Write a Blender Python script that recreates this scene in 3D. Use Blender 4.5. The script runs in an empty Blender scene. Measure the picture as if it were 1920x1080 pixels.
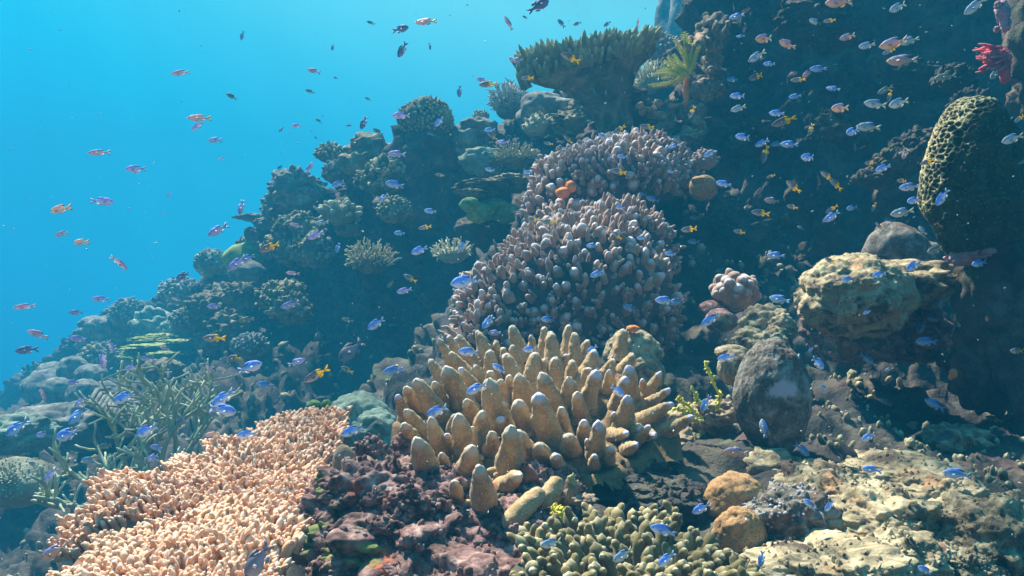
import bpy, bmesh, math, random
import numpy as np
from mathutils import Vector, Matrix

random.seed(7)
RNG = np.random.RandomState(11)
SC = bpy.context.scene
COL = SC.collection
R = math.radians
F = 1507.0                       # focal length in pixels of the 1920 px wide photograph

# ------------------------------------------------------------------ camera
cam = bpy.data.cameras.new('camera')
cam.sensor_width = 36.0
cam.lens = 36.0 * F / 1920.0
cam.clip_start = 0.02
cam.clip_end = 500
camo = bpy.data.objects.new('camera', cam)
camo.rotation_euler = (R(90), 0, 0)
COL.objects.link(camo)
SC.camera = camo

# ------------------------------------------------------------------ light, water colour, exposure
SUN = Vector((-0.36, 0.42, 0.83)).normalized()      # direction towards the sun
w = bpy.data.worlds.new('World')
SC.world = w
w.use_nodes = True
nt = w.node_tree
bg = nt.nodes['Background']
tc = nt.nodes.new('ShaderNodeTexCoord')
dot = nt.nodes.new('ShaderNodeVectorMath'); dot.operation = 'DOT_PRODUCT'
dot.inputs[1].default_value = Vector((0.12, 0.55, 0.83)).normalized()   # brightest water, towards the open surface
nt.links.new(tc.outputs['Generated'], dot.inputs[0])
mr = nt.nodes.new('ShaderNodeMapRange')
mr.inputs['From Min'].default_value = -1; mr.inputs['From Max'].default_value = 1
nt.links.new(dot.outputs['Value'], mr.inputs['Value'])
ramp = nt.nodes.new('ShaderNodeValToRGB')
nt.links.new(mr.outputs['Result'], ramp.inputs['Fac'])
WR = [(0.0, (0.05, 0.05, 0.05)), (0.42, (0.08, 0.09, 0.10)), (0.58, (0.03, 0.10, 0.18)), (0.655, (0.0, 0.34, 0.78)),
      (0.71, (0.0, 0.50, 1.0)), (0.81, (0.01, 0.64, 0.96)), (0.85, (0.07, 0.68, 0.92)), (0.895, (0.20, 0.80, 0.92)), (0.94, (0.26, 0.42, 0.48)), (1.0, (0.36, 0.44, 0.48))]  # lowest and highest stops, out of view, greyed to neutralise the ambient light
els = ramp.color_ramp.elements
els[0].position, els[0].color = WR[0][0], WR[0][1] + (1,)
els[1].position, els[1].color = WR[-1][0], WR[-1][1] + (1,)
for p, c in WR[1:-1]:
    e = els.new(p); e.color = c + (1,)
sky = nt.nodes.new('ShaderNodeTexSky'); sky.sky_type = 'NISHITA'; sky.sun_disc = False
sky.sun_elevation = math.asin(SUN.z); sky.sun_rotation = math.atan2(SUN.x, SUN.y)
sep = nt.nodes.new('ShaderNodeSeparateXYZ'); nt.links.new(tc.outputs['Generated'], sep.inputs[0])
up = nt.nodes.new('ShaderNodeMapRange'); up.interpolation_type = 'SMOOTHSTEP'
up.inputs['From Min'].default_value = 0.55; up.inputs['From Max'].default_value = 0.8
up.inputs['To Max'].default_value = 0.05                       # the sky seen through the surface overhead
nt.links.new(sep.outputs['Z'], up.inputs['Value'])
tint = nt.nodes.new('ShaderNodeMix'); tint.data_type = 'RGBA'; tint.blend_type = 'MULTIPLY'; tint.inputs[0].default_value = 1
nt.links.new(sky.outputs[0], tint.inputs[6]); tint.inputs[7].default_value = (0.35, 0.85, 1.0, 1)
sc_ = nt.nodes.new('ShaderNodeVectorMath'); sc_.operation = 'SCALE'
nt.links.new(tint.outputs[2], sc_.inputs[0]); nt.links.new(up.outputs['Result'], sc_.inputs['Scale'])
add = nt.nodes.new('ShaderNodeVectorMath'); add.operation = 'ADD'
nt.links.new(ramp.outputs['Color'], add.inputs[0]); nt.links.new(sc_.outputs['Vector'], add.inputs[1])
nt.links.new(add.outputs['Vector'], bg.inputs['Color'])
bg.inputs['Strength'].default_value = 0.41

sun = bpy.data.lights.new('sun', 'SUN')
sun.energy = 5.0; sun.angle = R(1.4); sun.color = (1.0, 0.91, 0.77)
suno = bpy.data.objects.new('sun', sun)
suno.rotation_euler = SUN.to_track_quat('Z', 'Y').to_euler()
COL.objects.link(suno)

SC.view_settings.view_transform = 'Standard'
SC.view_settings.look = 'None'
SC.view_settings.exposure = 1.88
SC.view_settings.gamma = 1
SC.cycles.use_denoising = True
SC.cycles.max_bounces = 5
SC.cycles.diffuse_bounces = 2
SC.cycles.volume_bounces = 0
SC.cycles.transparent_max_bounces = 6
SC.cycles.sample_clamp_indirect = 4

# ------------------------------------------------------------------ numpy noise
def _h(x, y, z, s):
    with np.errstate(over='ignore'):
        h = (x.astype(np.uint32) * np.uint32(374761393) + y.astype(np.uint32) * np.uint32(668265263)
             + z.astype(np.uint32) * np.uint32(2246822519) + np.uint32((s * 3266489917) & 0xffffffff))
        h = (h ^ (h >> np.uint32(13))) * np.uint32(1274126177)
        h = (h ^ (h >> np.uint32(15))) * np.uint32(2654435761)
        h = h ^ (h >> np.uint32(16))
    return h.astype(np.float64) / 4294967295.0

def vnoise(P, s=0):
    i = np.floor(P).astype(np.int64); f = P - i; f = f * f * (3 - 2 * f)
    o = 0
    for dx in (0, 1):
        wx = f[:, 0] if dx else 1 - f[:, 0]
        for dy in (0, 1):
            wy = f[:, 1] if dy else 1 - f[:, 1]
            for dz in (0, 1):
                wz = f[:, 2] if dz else 1 - f[:, 2]
                o = o + wx * wy * wz * _h(i[:, 0] + dx, i[:, 1] + dy, i[:, 2] + dz, s)
    return o * 2 - 1

def fbm(P, freq, octv=4, s=0, gain=0.5):
    o = 0; a = 1.0; n = 0
    for k in range(octv):
        o = o + a * vnoise(P * freq * (2 ** k) + 13.7 * k, s + k); n += a; a *= gain
    return o / n

def worley(P, freq, s=0):
    Q = P * freq; i = np.floor(Q).astype(np.int64); f = Q - i
    d1 = np.full(len(P), 9.0); d2 = np.full(len(P), 9.0)
    for dx in (-1, 0, 1):
        for dy in (-1, 0, 1):
            for dz in (-1, 0, 1):
                a, b, c = i[:, 0] + dx, i[:, 1] + dy, i[:, 2] + dz
                d = np.sqrt((dx + _h(a, b, c, s) - f[:, 0]) ** 2 + (dy + _h(a, b, c, s + 1) - f[:, 1]) ** 2
                            + (dz + _h(a, b, c, s + 2) - f[:, 2]) ** 2)
                m = d < d1
                d2 = np.where(m, d1, np.minimum(d2, d)); d1 = np.where(m, d, d1)
    return d1, d2

def far(px, Y):
    """the left end of the reef bends away from the viewer"""
    a = min(1, max(0, (880 - px) / 900)); b = min(1, max(0, (Y - 3.1) / 1.0)); a = a * a * (3 - 2 * a); b = b * b * (3 - 2 * b)
    return Y * (1 + .85 * a * b)
def W(px, py, Y):
    Y = far(px, Y)
    return np.array([(px - 960) / F * Y, Y, (540 - py) / F * Y])

def nrm(a):
    a = np.asarray(a, float)
    return a / np.maximum(np.linalg.norm(a, axis=-1, keepdims=True), 1e-9)

# ------------------------------------------------------------------ mesh collecting
class MB:
    def __init__(s):
        s.V = []; s.T = []; s.F3 = []; s.F4 = []; s.M3 = []; s.M4 = []; s.n = 0
    def add(s, V, Fc, t=None, mi=0):
        V = np.asarray(V, float); Fc = np.asarray(Fc, np.int64)
        s.V.append(V); s.T.append(np.zeros(len(V)) if t is None else np.broadcast_to(np.asarray(t, float), (len(V),)))
        if Fc.shape[1] == 3: s.F3.append(Fc + s.n); s.M3.append(np.full(len(Fc), mi))
        else: s.F4.append(Fc + s.n); s.M4.append(np.full(len(Fc), mi))
        s.n += len(V)
    def build(s, name, mats, parent=None, origin=None):
        V = np.concatenate(s.V)
        org = np.array(origin if origin is not None else ((0, 0, 0)), float)
        me = bpy.data.meshes.new(name)
        f3 = np.concatenate(s.F3) if s.F3 else np.zeros((0, 3), np.int64)
        f4 = np.concatenate(s.F4) if s.F4 else np.zeros((0, 4), np.int64)
        loops = np.concatenate([f3.ravel(), f4.ravel()])
        nf = len(f3) + len(f4)
        me.vertices.add(len(V)); me.vertices.foreach_set('co', (V - org).astype(np.float32).ravel())
        me.loops.add(len(loops)); me.loops.foreach_set('vertex_index', loops.astype(np.int32))
        me.polygons.add(nf)
        st = np.concatenate([np.arange(len(f3)) * 3, len(f3) * 3 + np.arange(len(f4)) * 4]).astype(np.int32)
        me.polygons.foreach_set('loop_start', st)
        mi = np.concatenate((s.M3 or [np.zeros(0)]) + (s.M4 or [np.zeros(0)])).astype(np.int32)
        if not isinstance(mats, (list, tuple)): mats = [mats]
        for m in mats: me.materials.append(m)
        me.update(calc_edges=True)
        me.polygons.foreach_set('material_index', mi)
        me.polygons.foreach_set('use_smooth', np.ones(nf, bool))
        at = me.attributes.new('tip', 'FLOAT', 'POINT'); at.data.foreach_set('value', np.concatenate(s.T).astype(np.float32))
        me.update()
        o = bpy.data.objects.new(name, me); COL.objects.link(o)
        if parent is not None: o.parent = parent
        else: o.location = org
        return o

def tag(o, label=None, cat=None, group=None, kind=None):
    if label: o['label'] = label
    if cat: o['category'] = cat
    if group: o['group'] = group
    if kind: o['kind'] = kind
    return o

def thing(name, label, cat, loc, group=None):
    o = bpy.data.objects.new(name, None); COL.objects.link(o); o.location = loc
    o.empty_display_size = 0.05
    return tag(o, label, cat, group)

_ico = {}
def ico(sub):
    if sub not in _ico:
        bm = bmesh.new(); bmesh.ops.create_icosphere(bm, subdivisions=sub, radius=1)
        V = np.array([v.co[:] for v in bm.verts]); Fc = np.array([[v.index for v in f.verts] for f in bm.faces]); bm.free()
        _ico[sub] = (nrm(V), Fc)
    return _ico[sub]

def finger_tpl(k, rings, taper=0.55, t0=0.62):
    t = np.linspace(0, 1, rings)
    q = np.clip((t - t0) / (1 - t0), 0, 1)
    r = (1 - (1 - taper) * t) * np.sqrt(np.maximum(1 - q * q, 0.0))
    r[-1] = 0.02
    a = np.arange(k) / k * 2 * math.pi
    V = np.stack([np.outer(r, np.cos(a)), np.outer(r, np.sin(a)), np.repeat(t[:, None], k, 1)], -1).reshape(-1, 3)
    i = np.arange(rings - 1)[:, None] * k; j = np.arange(k)[None]
    Fc = np.stack([i + j, i + (j + 1) % k, i + k + (j + 1) % k, i + k + j], -1).reshape(-1, 4)
    return V, Fc

def frame(D):
    D = nrm(D)
    a = np.where(np.abs(D[:, 2:3]) > 0.9, np.array([[1.0, 0, 0]]), np.array([[0, 0, 1.0]]))
    X = nrm(np.cross(a, D)); Y = np.cross(D, X)
    return X, Y, D

def fingers(mb, B, D, L, Rd, bend=None, k=8, rings=6, taper=0.55, t0=0.62, rough=0.0, rf=60, seed=0, tipstart=0.0, mi=0):
    """many rounded tapering branchlets at once"""
    tp, tf = finger_tpl(k, rings, taper, t0)
    N = len(B); B = np.asarray(B, float); X, Y, Z = frame(np.asarray(D, float))
    L = np.broadcast_to(L, (N,)); Rd = np.broadcast_to(Rd, (N,))
    t = tp[:, 2]
    V = (B[:, None] + X[:, None] * (tp[None, :, 0:1] * Rd[:, None, None]) + Y[:, None] * (tp[None, :, 1:2] * Rd[:, None, None])
         + Z[:, None] * (t[None, :, None] * L[:, None, None]))
    if bend is not None:
        V = V + np.asarray(bend)[:, None] * (t ** 2)[None, :, None] * L[:, None, None]
    V = V.reshape(-1, 3)
    if rough:
        rad = (X[:, None] * tp[None, :, 0:1] + Y[:, None] * tp[None, :, 1:2] + Z[:, None] * (t[None, :, None] > .9) * .5).reshape(-1, 3)
        V = V + rad * (fbm(V, rf, 2, seed) * np.repeat(Rd, len(tp)) * rough)[:, None]
    Fc = (tf[None] + (np.arange(N) * len(tp))[:, None, None]).reshape(-1, 4)
    tt = np.tile(np.clip((t - tipstart) / (1 - tipstart), 0, 1), N)
    if N > 1: tt = tt * np.repeat(.72 + .28 * _h(np.arange(N), np.arange(N) * 3, np.arange(N) * 0, seed), len(tp))
    mb.add(V, Fc, tt, mi)

def tube(mb, pts, rad, k=7, t=None, mi=0):
    P = np.asarray(pts, float); n = len(P); rad = np.broadcast_to(rad, (n,)).copy()
    T = nrm(np.gradient(P, axis=0)); X = np.zeros_like(P)
    a = np.array([0, 0, 1.0]) if abs(T[0, 2]) < .9 else np.array([1.0, 0, 0])
    x = nrm(np.cross(a, T[0]))
    for i in range(n):
        x = nrm(x - T[i] * np.dot(x, T[i])); X[i] = x
    Y = np.cross(T, X); an = np.arange(k) / k * 2 * math.pi
    V = (P[:, None] + (X[:, None] * np.cos(an)[None, :, None] + Y[:, None] * np.sin(an)[None, :, None]) * rad[:, None, None]).reshape(-1, 3)
    V = np.concatenate([V, P[:1], P[-1:] + T[-1:] * rad[-1]])
    i = np.arange(n - 1)[:, None] * k; j = np.arange(k)[None]
    Fq = np.stack([i + j, i + (j + 1) % k, i + k + (j + 1) % k, i + k + j], -1).reshape(-1, 4)
    tt = np.linspace(0, 1, n) if t is None else np.broadcast_to(t, (n,))
    tv = np.concatenate([np.repeat(tt, k), tt[:1], tt[-1:]])
    jj = np.arange(k)
    F3 = np.concatenate([np.stack([(jj + 1) % k, jj, np.full(k, n * k)], -1),
                         np.stack([(n - 1) * k + jj, (n - 1) * k + (jj + 1) % k, np.full(k, n * k + 1)], -1)])
    b = mb.n; mb.add(V, Fq, tv, mi); mb.F3.append(F3 + b); mb.M3.append(np.full(len(F3), mi))

# ------------------------------------------------------------------ materials
def mat(name, cols, scale=20, rough=0.85, bump=0.4, bscale=150, tip=None, tiplo=0.6, tiphi=1.0, spots=None, spot_scale=60,
        spot_thr=0.25, sheen=0.0, dist=1.0, patch=None, patch_scale=5, patch_lo=0.55, spec=0.3):
    """noise-mottled surface: cols is a list of colours from dark to pale"""
    m = bpy.data.materials.new(name); m.use_nodes = True; n = m.node_tree; L = n.links.new
    b = n.nodes['Principled BSDF']; b.inputs['Roughness'].default_value = rough
    b.inputs['Specular IOR Level'].default_value = spec
    tcn = n.nodes.new('ShaderNodeTexCoord')
    nz = n.nodes.new('ShaderNodeTexNoise'); nz.inputs['Scale'].default_value = scale; nz.inputs['Detail'].default_value = 6
    nz.inputs['Roughness'].default_value = 0.65; nz.inputs['Distortion'].default_value = dist
    L(tcn.outputs['Object'], nz.inputs['Vector'])
    rp = n.nodes.new('ShaderNodeValToRGB'); L(nz.outputs['Fac'], rp.inputs['Fac'])
    E = rp.color_ramp.elements; k = len(cols)
    ps = np.linspace(0.33, 0.67, k)
    E[0].position = ps[0]; E[0].color = tuple(cols[0]) + (1,); E[1].position = ps[-1]; E[1].color = tuple(cols[-1]) + (1,)
    for p, c in zip(ps[1:-1], cols[1:-1]):
        e = E.new(p); e.color = tuple(c) + (1,)
    out = rp.outputs['Color']
    def mixin(fac, col, cur):
        mx = n.nodes.new('ShaderNodeMix'); mx.data_type = 'RGBA'
        L(fac, mx.inputs[0]); L(cur, mx.inputs[6]); mx.inputs[7].default_value = tuple(col) + (1,)
        return mx.outputs[2]
    if patch:
        for q, pc in enumerate(patch):
            pn = n.nodes.new('ShaderNodeTexNoise'); pn.noise_dimensions = '4D'; pn.inputs['W'].default_value = 3.1 * q + 1
            pn.inputs['Scale'].default_value = patch_scale; pn.inputs['Detail'].default_value = 5; pn.inputs['Roughness'].default_value = .6
            L(tcn.outputs['Object'], pn.inputs['Vector'])
            mm = n.nodes.new('ShaderNodeMapRange'); mm.inputs['From Min'].default_value = patch_lo; mm.inputs['From Max'].default_value = patch_lo + .06
            L(pn.outputs['Fac'], mm.inputs['Value']); out = mixin(mm.outputs['Result'], pc, out)
    if spots:
        vo = n.nodes.new('ShaderNodeTexVoronoi'); vo.inputs['Scale'].default_value = spot_scale; L(tcn.outputs['Object'], vo.inputs['Vector'])
        mm = n.nodes.new('ShaderNodeMapRange'); mm.inputs['From Min'].default_value = spot_thr; mm.inputs['From Max'].default_value = spot_thr - .12
        L(vo.outputs['Distance'], mm.inputs['Value']); out = mixin(mm.outputs['Result'], spots, out)
    if tip:
        at = n.nodes.new('ShaderNodeAttribute'); at.attribute_name = 'tip'
        mm = n.nodes.new('ShaderNodeMapRange'); mm.inputs['From Min'].default_value = tiplo; mm.inputs['From Max'].default_value = tiphi
        mm.interpolation_type = 'SMOOTHSTEP'
        L(at.outputs['Fac'], mm.inputs['Value']); out = mixin(mm.outputs['Result'], tip, out)
    L(out, b.inputs['Base Color'])
    if sheen:
        b.inputs['Sheen Weight'].default_value = sheen; b.inputs['Sheen Roughness'].default_value = 0.4
    if bump:
        bn = n.nodes.new('ShaderNodeTexNoise'); bn.inputs['Scale'].default_value = bscale; bn.inputs['Detail'].default_value = 5
        bn.inputs['Roughness'].default_value = .7
        L(tcn.outputs['Object'], bn.inputs['Vector'])
        bp = n.nodes.new('ShaderNodeBump'); bp.inputs['Strength'].default_value = bump; bp.inputs['Distance'].default_value = 0.6 / bscale
        L(bn.outputs['Fac'], bp.inputs['Height']); L(bp.outputs['Normal'], b.inputs['Normal'])
    return m

M = {}
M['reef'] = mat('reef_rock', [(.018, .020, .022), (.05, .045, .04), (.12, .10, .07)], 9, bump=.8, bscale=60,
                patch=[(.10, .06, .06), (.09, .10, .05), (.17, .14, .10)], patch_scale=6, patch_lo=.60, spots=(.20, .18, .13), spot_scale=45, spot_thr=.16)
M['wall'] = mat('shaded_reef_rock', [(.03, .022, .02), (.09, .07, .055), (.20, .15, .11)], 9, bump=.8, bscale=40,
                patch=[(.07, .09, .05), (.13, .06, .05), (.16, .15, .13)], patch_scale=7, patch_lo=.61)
M['rock'] = mat('cream_rock', [(.05, .04, .03), (.24, .20, .12), (.46, .38, .23), (.58, .51, .34)], 24, bump=1.0, bscale=170, dist=1.2,
                patch=[(.10, .07, .05), (.36, .40, .24), (.50, .28, .14)], patch_scale=13, patch_lo=.58, spots=(.05, .04, .04), spot_scale=70, spot_thr=.2)
M['rockdim'] = mat('olive_rock', [(.05, .04, .035), (.16, .13, .08), (.34, .29, .18), (.5, .46, .33)], 22, bump=1.0, bscale=110, dist=1.5,
                   patch=[(.22, .30, .14), (.30, .13, .07), (.10, .08, .09)], patch_scale=11, patch_lo=.6)
M['grey'] = mat('grey_algae_rock', [(.04, .035, .03), (.10, .09, .07), (.22, .20, .17), (.36, .34, .30)], 30, tip=(.46, .46, .52), tiplo=.1, tiphi=.9, bump=.9, bscale=160,
                patch=[(.12, .06, .04)], patch_scale=8, patch_lo=.6, spots=(.35, .33, .30), spot_scale=150, spot_thr=.22)
M['mauve'] = mat('mauve_crust_rock', [(.04, .02, .018), (.14, .075, .065), (.32, .19, .17), (.50, .38, .33)], 34, bump=1.0, bscale=200, dist=1.2,
                 patch=[(.07, .035, .03), (.20, .24, .07), (.42, .13, .06), (.10, .03, .04)], patch_scale=14, patch_lo=.6)
M['tan'] = mat('tan_coral', [(.29, .185, .075), (.41, .28, .13), (.50, .37, .20)], 40, rough=.8, bump=.8, bscale=300, spots=(.56, .41, .27), spot_scale=230, spot_thr=.36, tip=(.60, .53, .42), tiplo=.84, tiphi=.98, sheen=.15)
M['tanpale'] = mat('tan_coral_pale_tip', [(.29, .185, .075), (.41, .28, .13), (.50, .37, .20)], 40, rough=.8, bump=.8, bscale=300, spots=(.56, .41, .27), spot_scale=230, spot_thr=.36, tip=(.60, .60, .76), tiplo=.86, tiphi=.97, sheen=.15)
M['tanbase'] = mat('tan_coral_base', [(.10, .06, .03), (.20, .13, .06), (.28, .19, .09)], 40, bump=.8, bscale=200)  # tan darkened to put the shadow under the fingers into the colour
M['orange'] = mat('orange_table_coral', [(.46, .21, .10), (.64, .33, .16), (.76, .46, .26)], 12, rough=.7, bump=.5, bscale=500, tip=(.92, .71, .56), tiplo=.42, tiphi=1.0, sheen=.2)
M['mauvek'] = mat('mauve_knob_coral', [(.22, .13, .095), (.38, .23, .16), (.55, .36, .24)], 9, rough=.7, bump=.5, bscale=250, tip=(.70, .60, .60), tiplo=.58, tiphi=.95, sheen=.5)  # pale tips also paint in the backlit rims of the knobs
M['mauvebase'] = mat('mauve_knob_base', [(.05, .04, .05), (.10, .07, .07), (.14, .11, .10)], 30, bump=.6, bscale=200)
M['olive'] = mat('olive_branch_coral', [(.10, .075, .025), (.18, .14, .05), (.28, .22, .09)], 25, bump=.5, bscale=450, tip=(.66, .58, .36), tiplo=.6, tiphi=1.0, sheen=.2)
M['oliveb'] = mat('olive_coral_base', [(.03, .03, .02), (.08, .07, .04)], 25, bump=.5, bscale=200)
M['stag'] = mat('staghorn', [(.24, .26, .16), (.38, .41, .25), (.50, .53, .34)], 14, bump=.4, bscale=300, tip=(.62, .68, .52), tiplo=.6)
M['teal'] = mat('pale_green_coral', [(.10, .15, .12), (.20, .28, .22), (.38, .48, .38)], 18, bump=.7, bscale=120, patch=[(.50, .60, .48), (.08, .10, .09)], patch_scale=10, patch_lo=.57)
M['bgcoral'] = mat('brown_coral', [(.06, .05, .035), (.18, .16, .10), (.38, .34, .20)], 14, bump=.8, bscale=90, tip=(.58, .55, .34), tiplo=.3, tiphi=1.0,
                   patch=[(.20, .17, .12), (.06, .07, .05)], patch_scale=9, patch_lo=.58)  # yellowish tips and lifted albedo put sunlight on the tops into the colour
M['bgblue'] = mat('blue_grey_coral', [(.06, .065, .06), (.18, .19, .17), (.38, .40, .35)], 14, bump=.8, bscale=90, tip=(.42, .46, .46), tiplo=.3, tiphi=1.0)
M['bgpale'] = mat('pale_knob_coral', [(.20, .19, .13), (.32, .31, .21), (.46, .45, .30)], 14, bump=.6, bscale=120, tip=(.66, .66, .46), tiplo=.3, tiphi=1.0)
M['green'] = mat('green_lobe_coral', [(.10, .17, .05), (.18, .30, .09), (.30, .44, .16)], 22, bump=.5, bscale=150)
M['yellow'] = mat('yellow_feather', [(.58, .56, .06), (.78, .72, .09), (.86, .80, .16)], 30, bump=.2, bscale=200, tip=(.78, .76, .25))
M['yelplate'] = mat('yellow_green_plate', [(.14, .20, .05), (.26, .34, .09), (.40, .46, .14)], 16, bump=.5, bscale=90)
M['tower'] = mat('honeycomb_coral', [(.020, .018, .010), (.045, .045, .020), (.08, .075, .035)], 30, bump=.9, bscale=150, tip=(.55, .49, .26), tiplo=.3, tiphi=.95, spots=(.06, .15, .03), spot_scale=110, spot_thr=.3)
M['orangebase'] = mat('orange_plate', [(.14, .07, .045), (.26, .14, .09), (.36, .22, .14)], 30, bump=.7, bscale=200)  # dark orange below the branchlets, painting shade into the gaps
M['domet'] = mat('tan_dome_coral', [(.22, .12, .05), (.36, .21, .09), (.46, .30, .15)], 30, bump=.4, bscale=400, spots=(.14, .08, .03), spot_scale=260, spot_thr=.3)
M['pink'] = mat('red_soft_coral', [(.42, .03, .05), (.70, .07, .10), (.80, .18, .22)], 50, bump=.3, bscale=200, tip=(.85, .25, .28), tiplo=.6)
M['pinkdim'] = mat('pink_soft_coral', [(.28, .12, .14), (.45, .25, .28), (.62, .42, .46)], 30, bump=.5, bscale=200, spots=(.65, .5, .52), spot_scale=120, spot_thr=.2)
M['sponge'] = mat('orange_sponge', [(.55, .14, .03), (.75, .24, .06), (.80, .34, .12)], 40, bump=.5, bscale=250)
M['twig'] = mat('crusted_twig', [(.14, .10, .07), (.30, .22, .15), (.48, .38, .26)], 40, bump=.8, bscale=200, patch=[(.50, .26, .16), (.42, .42, .18)], patch_scale=22, patch_lo=.58)
M['pale'] = mat('pale_crust', [(.40, .40, .44), (.60, .60, .66), (.72, .72, .78)], 40, bump=.6, bscale=200)
M['algae'] = mat('algae_tuft', [(.10, .09, .04), (.22, .18, .08), (.36, .30, .16)], 40, bump=0, tip=(.42, .38, .22), tiplo=.3)
M['snow'] = mat('drifting_speck', [(.6, .65, .65), (.75, .78, .78)], 10, bump=0)

# ------------------------------------------------------------------ the reef body: a slope in front, a steep bank behind it
CP = [  # px, py, depth
 (-300, 900, 5.5), (0, 800, 5.2), (160, 740, 4.9), (330, 680, 4.7), (450, 640, 4.4), (550, 640, 4.15),
 (60, 900, 3.4), (250, 850, 3.3), (420, 820, 3.4), (560, 810, 3.6), (-300, 1150, 3.0), (0, 1150, 2.4), (250, 1040, 2.3), (600, 870, 2.3),
 (660, 760, 4.1), (700, 880, 2.6), (800, 720, 3.9), (900, 640, 3.9), (820, 820, 2.5), (900, 760, 2.3), (500, 900, 2.6), (600, 800, 3.5), (1080, 600, 2.2), (1240, 620, 2.2),
 (1000, 420, 3.0), (1150, 400, 2.9), (1250, 380, 3.0), (980, 330, 3.9), (1200, 300, 3.6), (1330, 420, 2.9),
 (640, 1250, 1.15), (300, 1350, 1.3), (0, 1450, 1.3), (800, 900, 1.25), (950, 880, 1.3), (1150, 860, 1.35), (1000, 760, 1.6), (1200, 780, 1.6),
 (900, 1150, 0.85), (1150, 1100, 0.95), (1300, 1080, 0.95), (1300, 1010, 1.1), (1500, 1090, 0.9), (1750, 1150, 0.85), (1950, 1200, 0.85),
 (1300, 800, 1.6), (1450, 900, 1.25), (1450, 800, 1.6), (1650, 830, 1.5), (1850, 880, 1.4), (2100, 950, 1.3), (1600, 760, 1.9), (1850, 780, 1.95),
 (1400, 680, 2.1), (1300, 560, 2.6), (1400, 580, 2.6), (1600, 660, 2.3), (1800, 700, 2.2), (2000, 700, 2.0), (1350, 480, 3.1), (1450, 520, 3.0),
]
cw = [W(*c) for c in CP] + [np.array(p) for p in ((-6, 1, -2.2), (-11, 7, -3.6), (-8, 13, -4.0), (0, 7, .2), (3, 4, .2), (3, 0.4, -.5), (0, 0.2, -.55), (-1.5, .2, -.9), (2.5, 8, .5))]
cw = np.array(cw)
A = np.sqrt(((cw[:, None, :2] - cw[None, :, :2]) ** 2).sum(-1) + 0.002)
wts = np.linalg.solve(np.block([[A, np.ones((len(cw), 1))], [np.ones((1, len(cw))), np.zeros((1, 1))]]), np.concatenate([cw[:, 2], [0]]))
def ground(x, y):
    x = np.atleast_1d(np.asarray(x, float)); y = np.atleast_1d(np.asarray(y, float))
    o = np.full(len(x), wts[-1])
    for i in range(len(cw)):
        o = o + wts[i] * np.sqrt((x - cw[i, 0]) ** 2 + (y - cw[i, 1]) ** 2 + 0.002)
    return o

def reef_disp(P, s, amp):
    d1, d2 = worley(P + .12 * fbm(P, 5, 2, s)[:, None], 5.0, s)
    e1, e2 = worley(P, 13.0, s + 9)
    return amp * (.55 * fbm(P, 1.6, 3, s) + .75 * (.45 - d1) + .38 * (.45 - e1) + .22 * fbm(P, 26, 4, s + 4, .65))

ny, nx = 520, 640
yy = 0.3 * (12.0 / 0.3) ** np.linspace(0, 1, ny); ss = np.linspace(-1.35, 1.15, nx)
Yg = np.repeat(yy[:, None], nx, 1); Xg = (Yg + .35) * ss[None]
Zg = ground(Xg.ravel(), Yg.ravel()).reshape(ny, nx)
P = np.stack([Xg, Yg, Zg], -1)
gu = np.gradient(P, axis=1); gv = np.gradient(P, axis=0)
N = nrm(np.cross(gu, gv)).reshape(-1, 3); P = P.reshape(-1, 3)
amp = np.clip(P[:, 1] * .07, .035, .24)
P = P + N * reef_disp(P, 3, amp)[:, None]
i = np.arange(ny - 1)[:, None] * nx; j = np.arange(nx - 1)[None]
Q = np.stack([i + j, i + j + 1, i + nx + j + 1, i + nx + j], -1).reshape(-1, 4)
mb = MB(); mb.add(P, Q)
reef = tag(mb.build('reef_slope', M['reef']), kind='structure')

# the steep bank that carries the ridge and the dark wall on the right
path = np.array([  # plan x, y, top height
 (-9.0, 8.5, -2.2), (-5.6, 6.8, -1.45), (-4.4, 6.2, -1.15), (-3.5, 5.7, -.60), (-2.9, 5.4, -.22), (-2.45, 5.2, -.05), (-2.0, 4.95, .05), (-1.62, 4.75, .27), (-1.25, 4.6, .62), (-.8, 4.55, .78),
 (-.35, 4.5, .86), (.1, 4.45, .98), (.6, 4.35, 1.10), (.86, 4.1, 1.30), (.98, 3.7, 1.85), (1.25, 3.45, 2.75), (1.6, 3.15, 2.9), (1.95, 2.7, 2.9), (2.3, 2.1, 2.8), (2.9, 1.4, 2.6)])
path = np.array([p * far(960 + p[0] / p[1] * F, p[1]) / p[1] for p in path]); path[:, 2] -= np.where((path[:, 0] < -.2) & (path[:, 0] > -7), .12, 0)
nu, nv = 860, 330
sl = np.concatenate([[0], np.cumsum(np.linalg.norm(np.diff(path[:, :2], axis=0), axis=1))])
uu = np.linspace(0, sl[-1], nu)
pu = np.stack([np.interp(uu, sl, path[:, q]) for q in range(3)], -1)
kk = np.exp(-np.linspace(-2, 2, 21) ** 2); kk /= kk.sum()
pad = np.pad(pu, ((10, 10), (0, 0)), 'edge'); pu = np.stack([np.convolve(pad[:, q], kk, 'valid') for q in range(3)], -1)
tg = nrm(np.gradient(pu[:, :2], axis=0)); out = np.stack([tg[:, 1], -tg[:, 0]], -1)      # towards the viewer
vv = np.linspace(0, 1, nv)
zf = np.interp(vv, [0, .60, .68, .80, 1], [0, .93, 1.0, 1.02, .8])
off = np.interp(vv, [0, .18, .40, .60, .66, .72, .80, 1], [.35, .12, .0, .08, .02, -.18, -.5, -1.8])
zb = np.minimum(-1.6, pu[:, 2] - 1.2)
Pz = zb[:, None] + (pu[:, 2] - zb)[:, None] * zf[None]
Px = pu[:, None, 0] + out[:, None, 0] * off[None]; Py = pu[:, None, 1] + out[:, None, 1] * off[None]
P = np.stack([Px, Py, Pz], -1)
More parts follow.
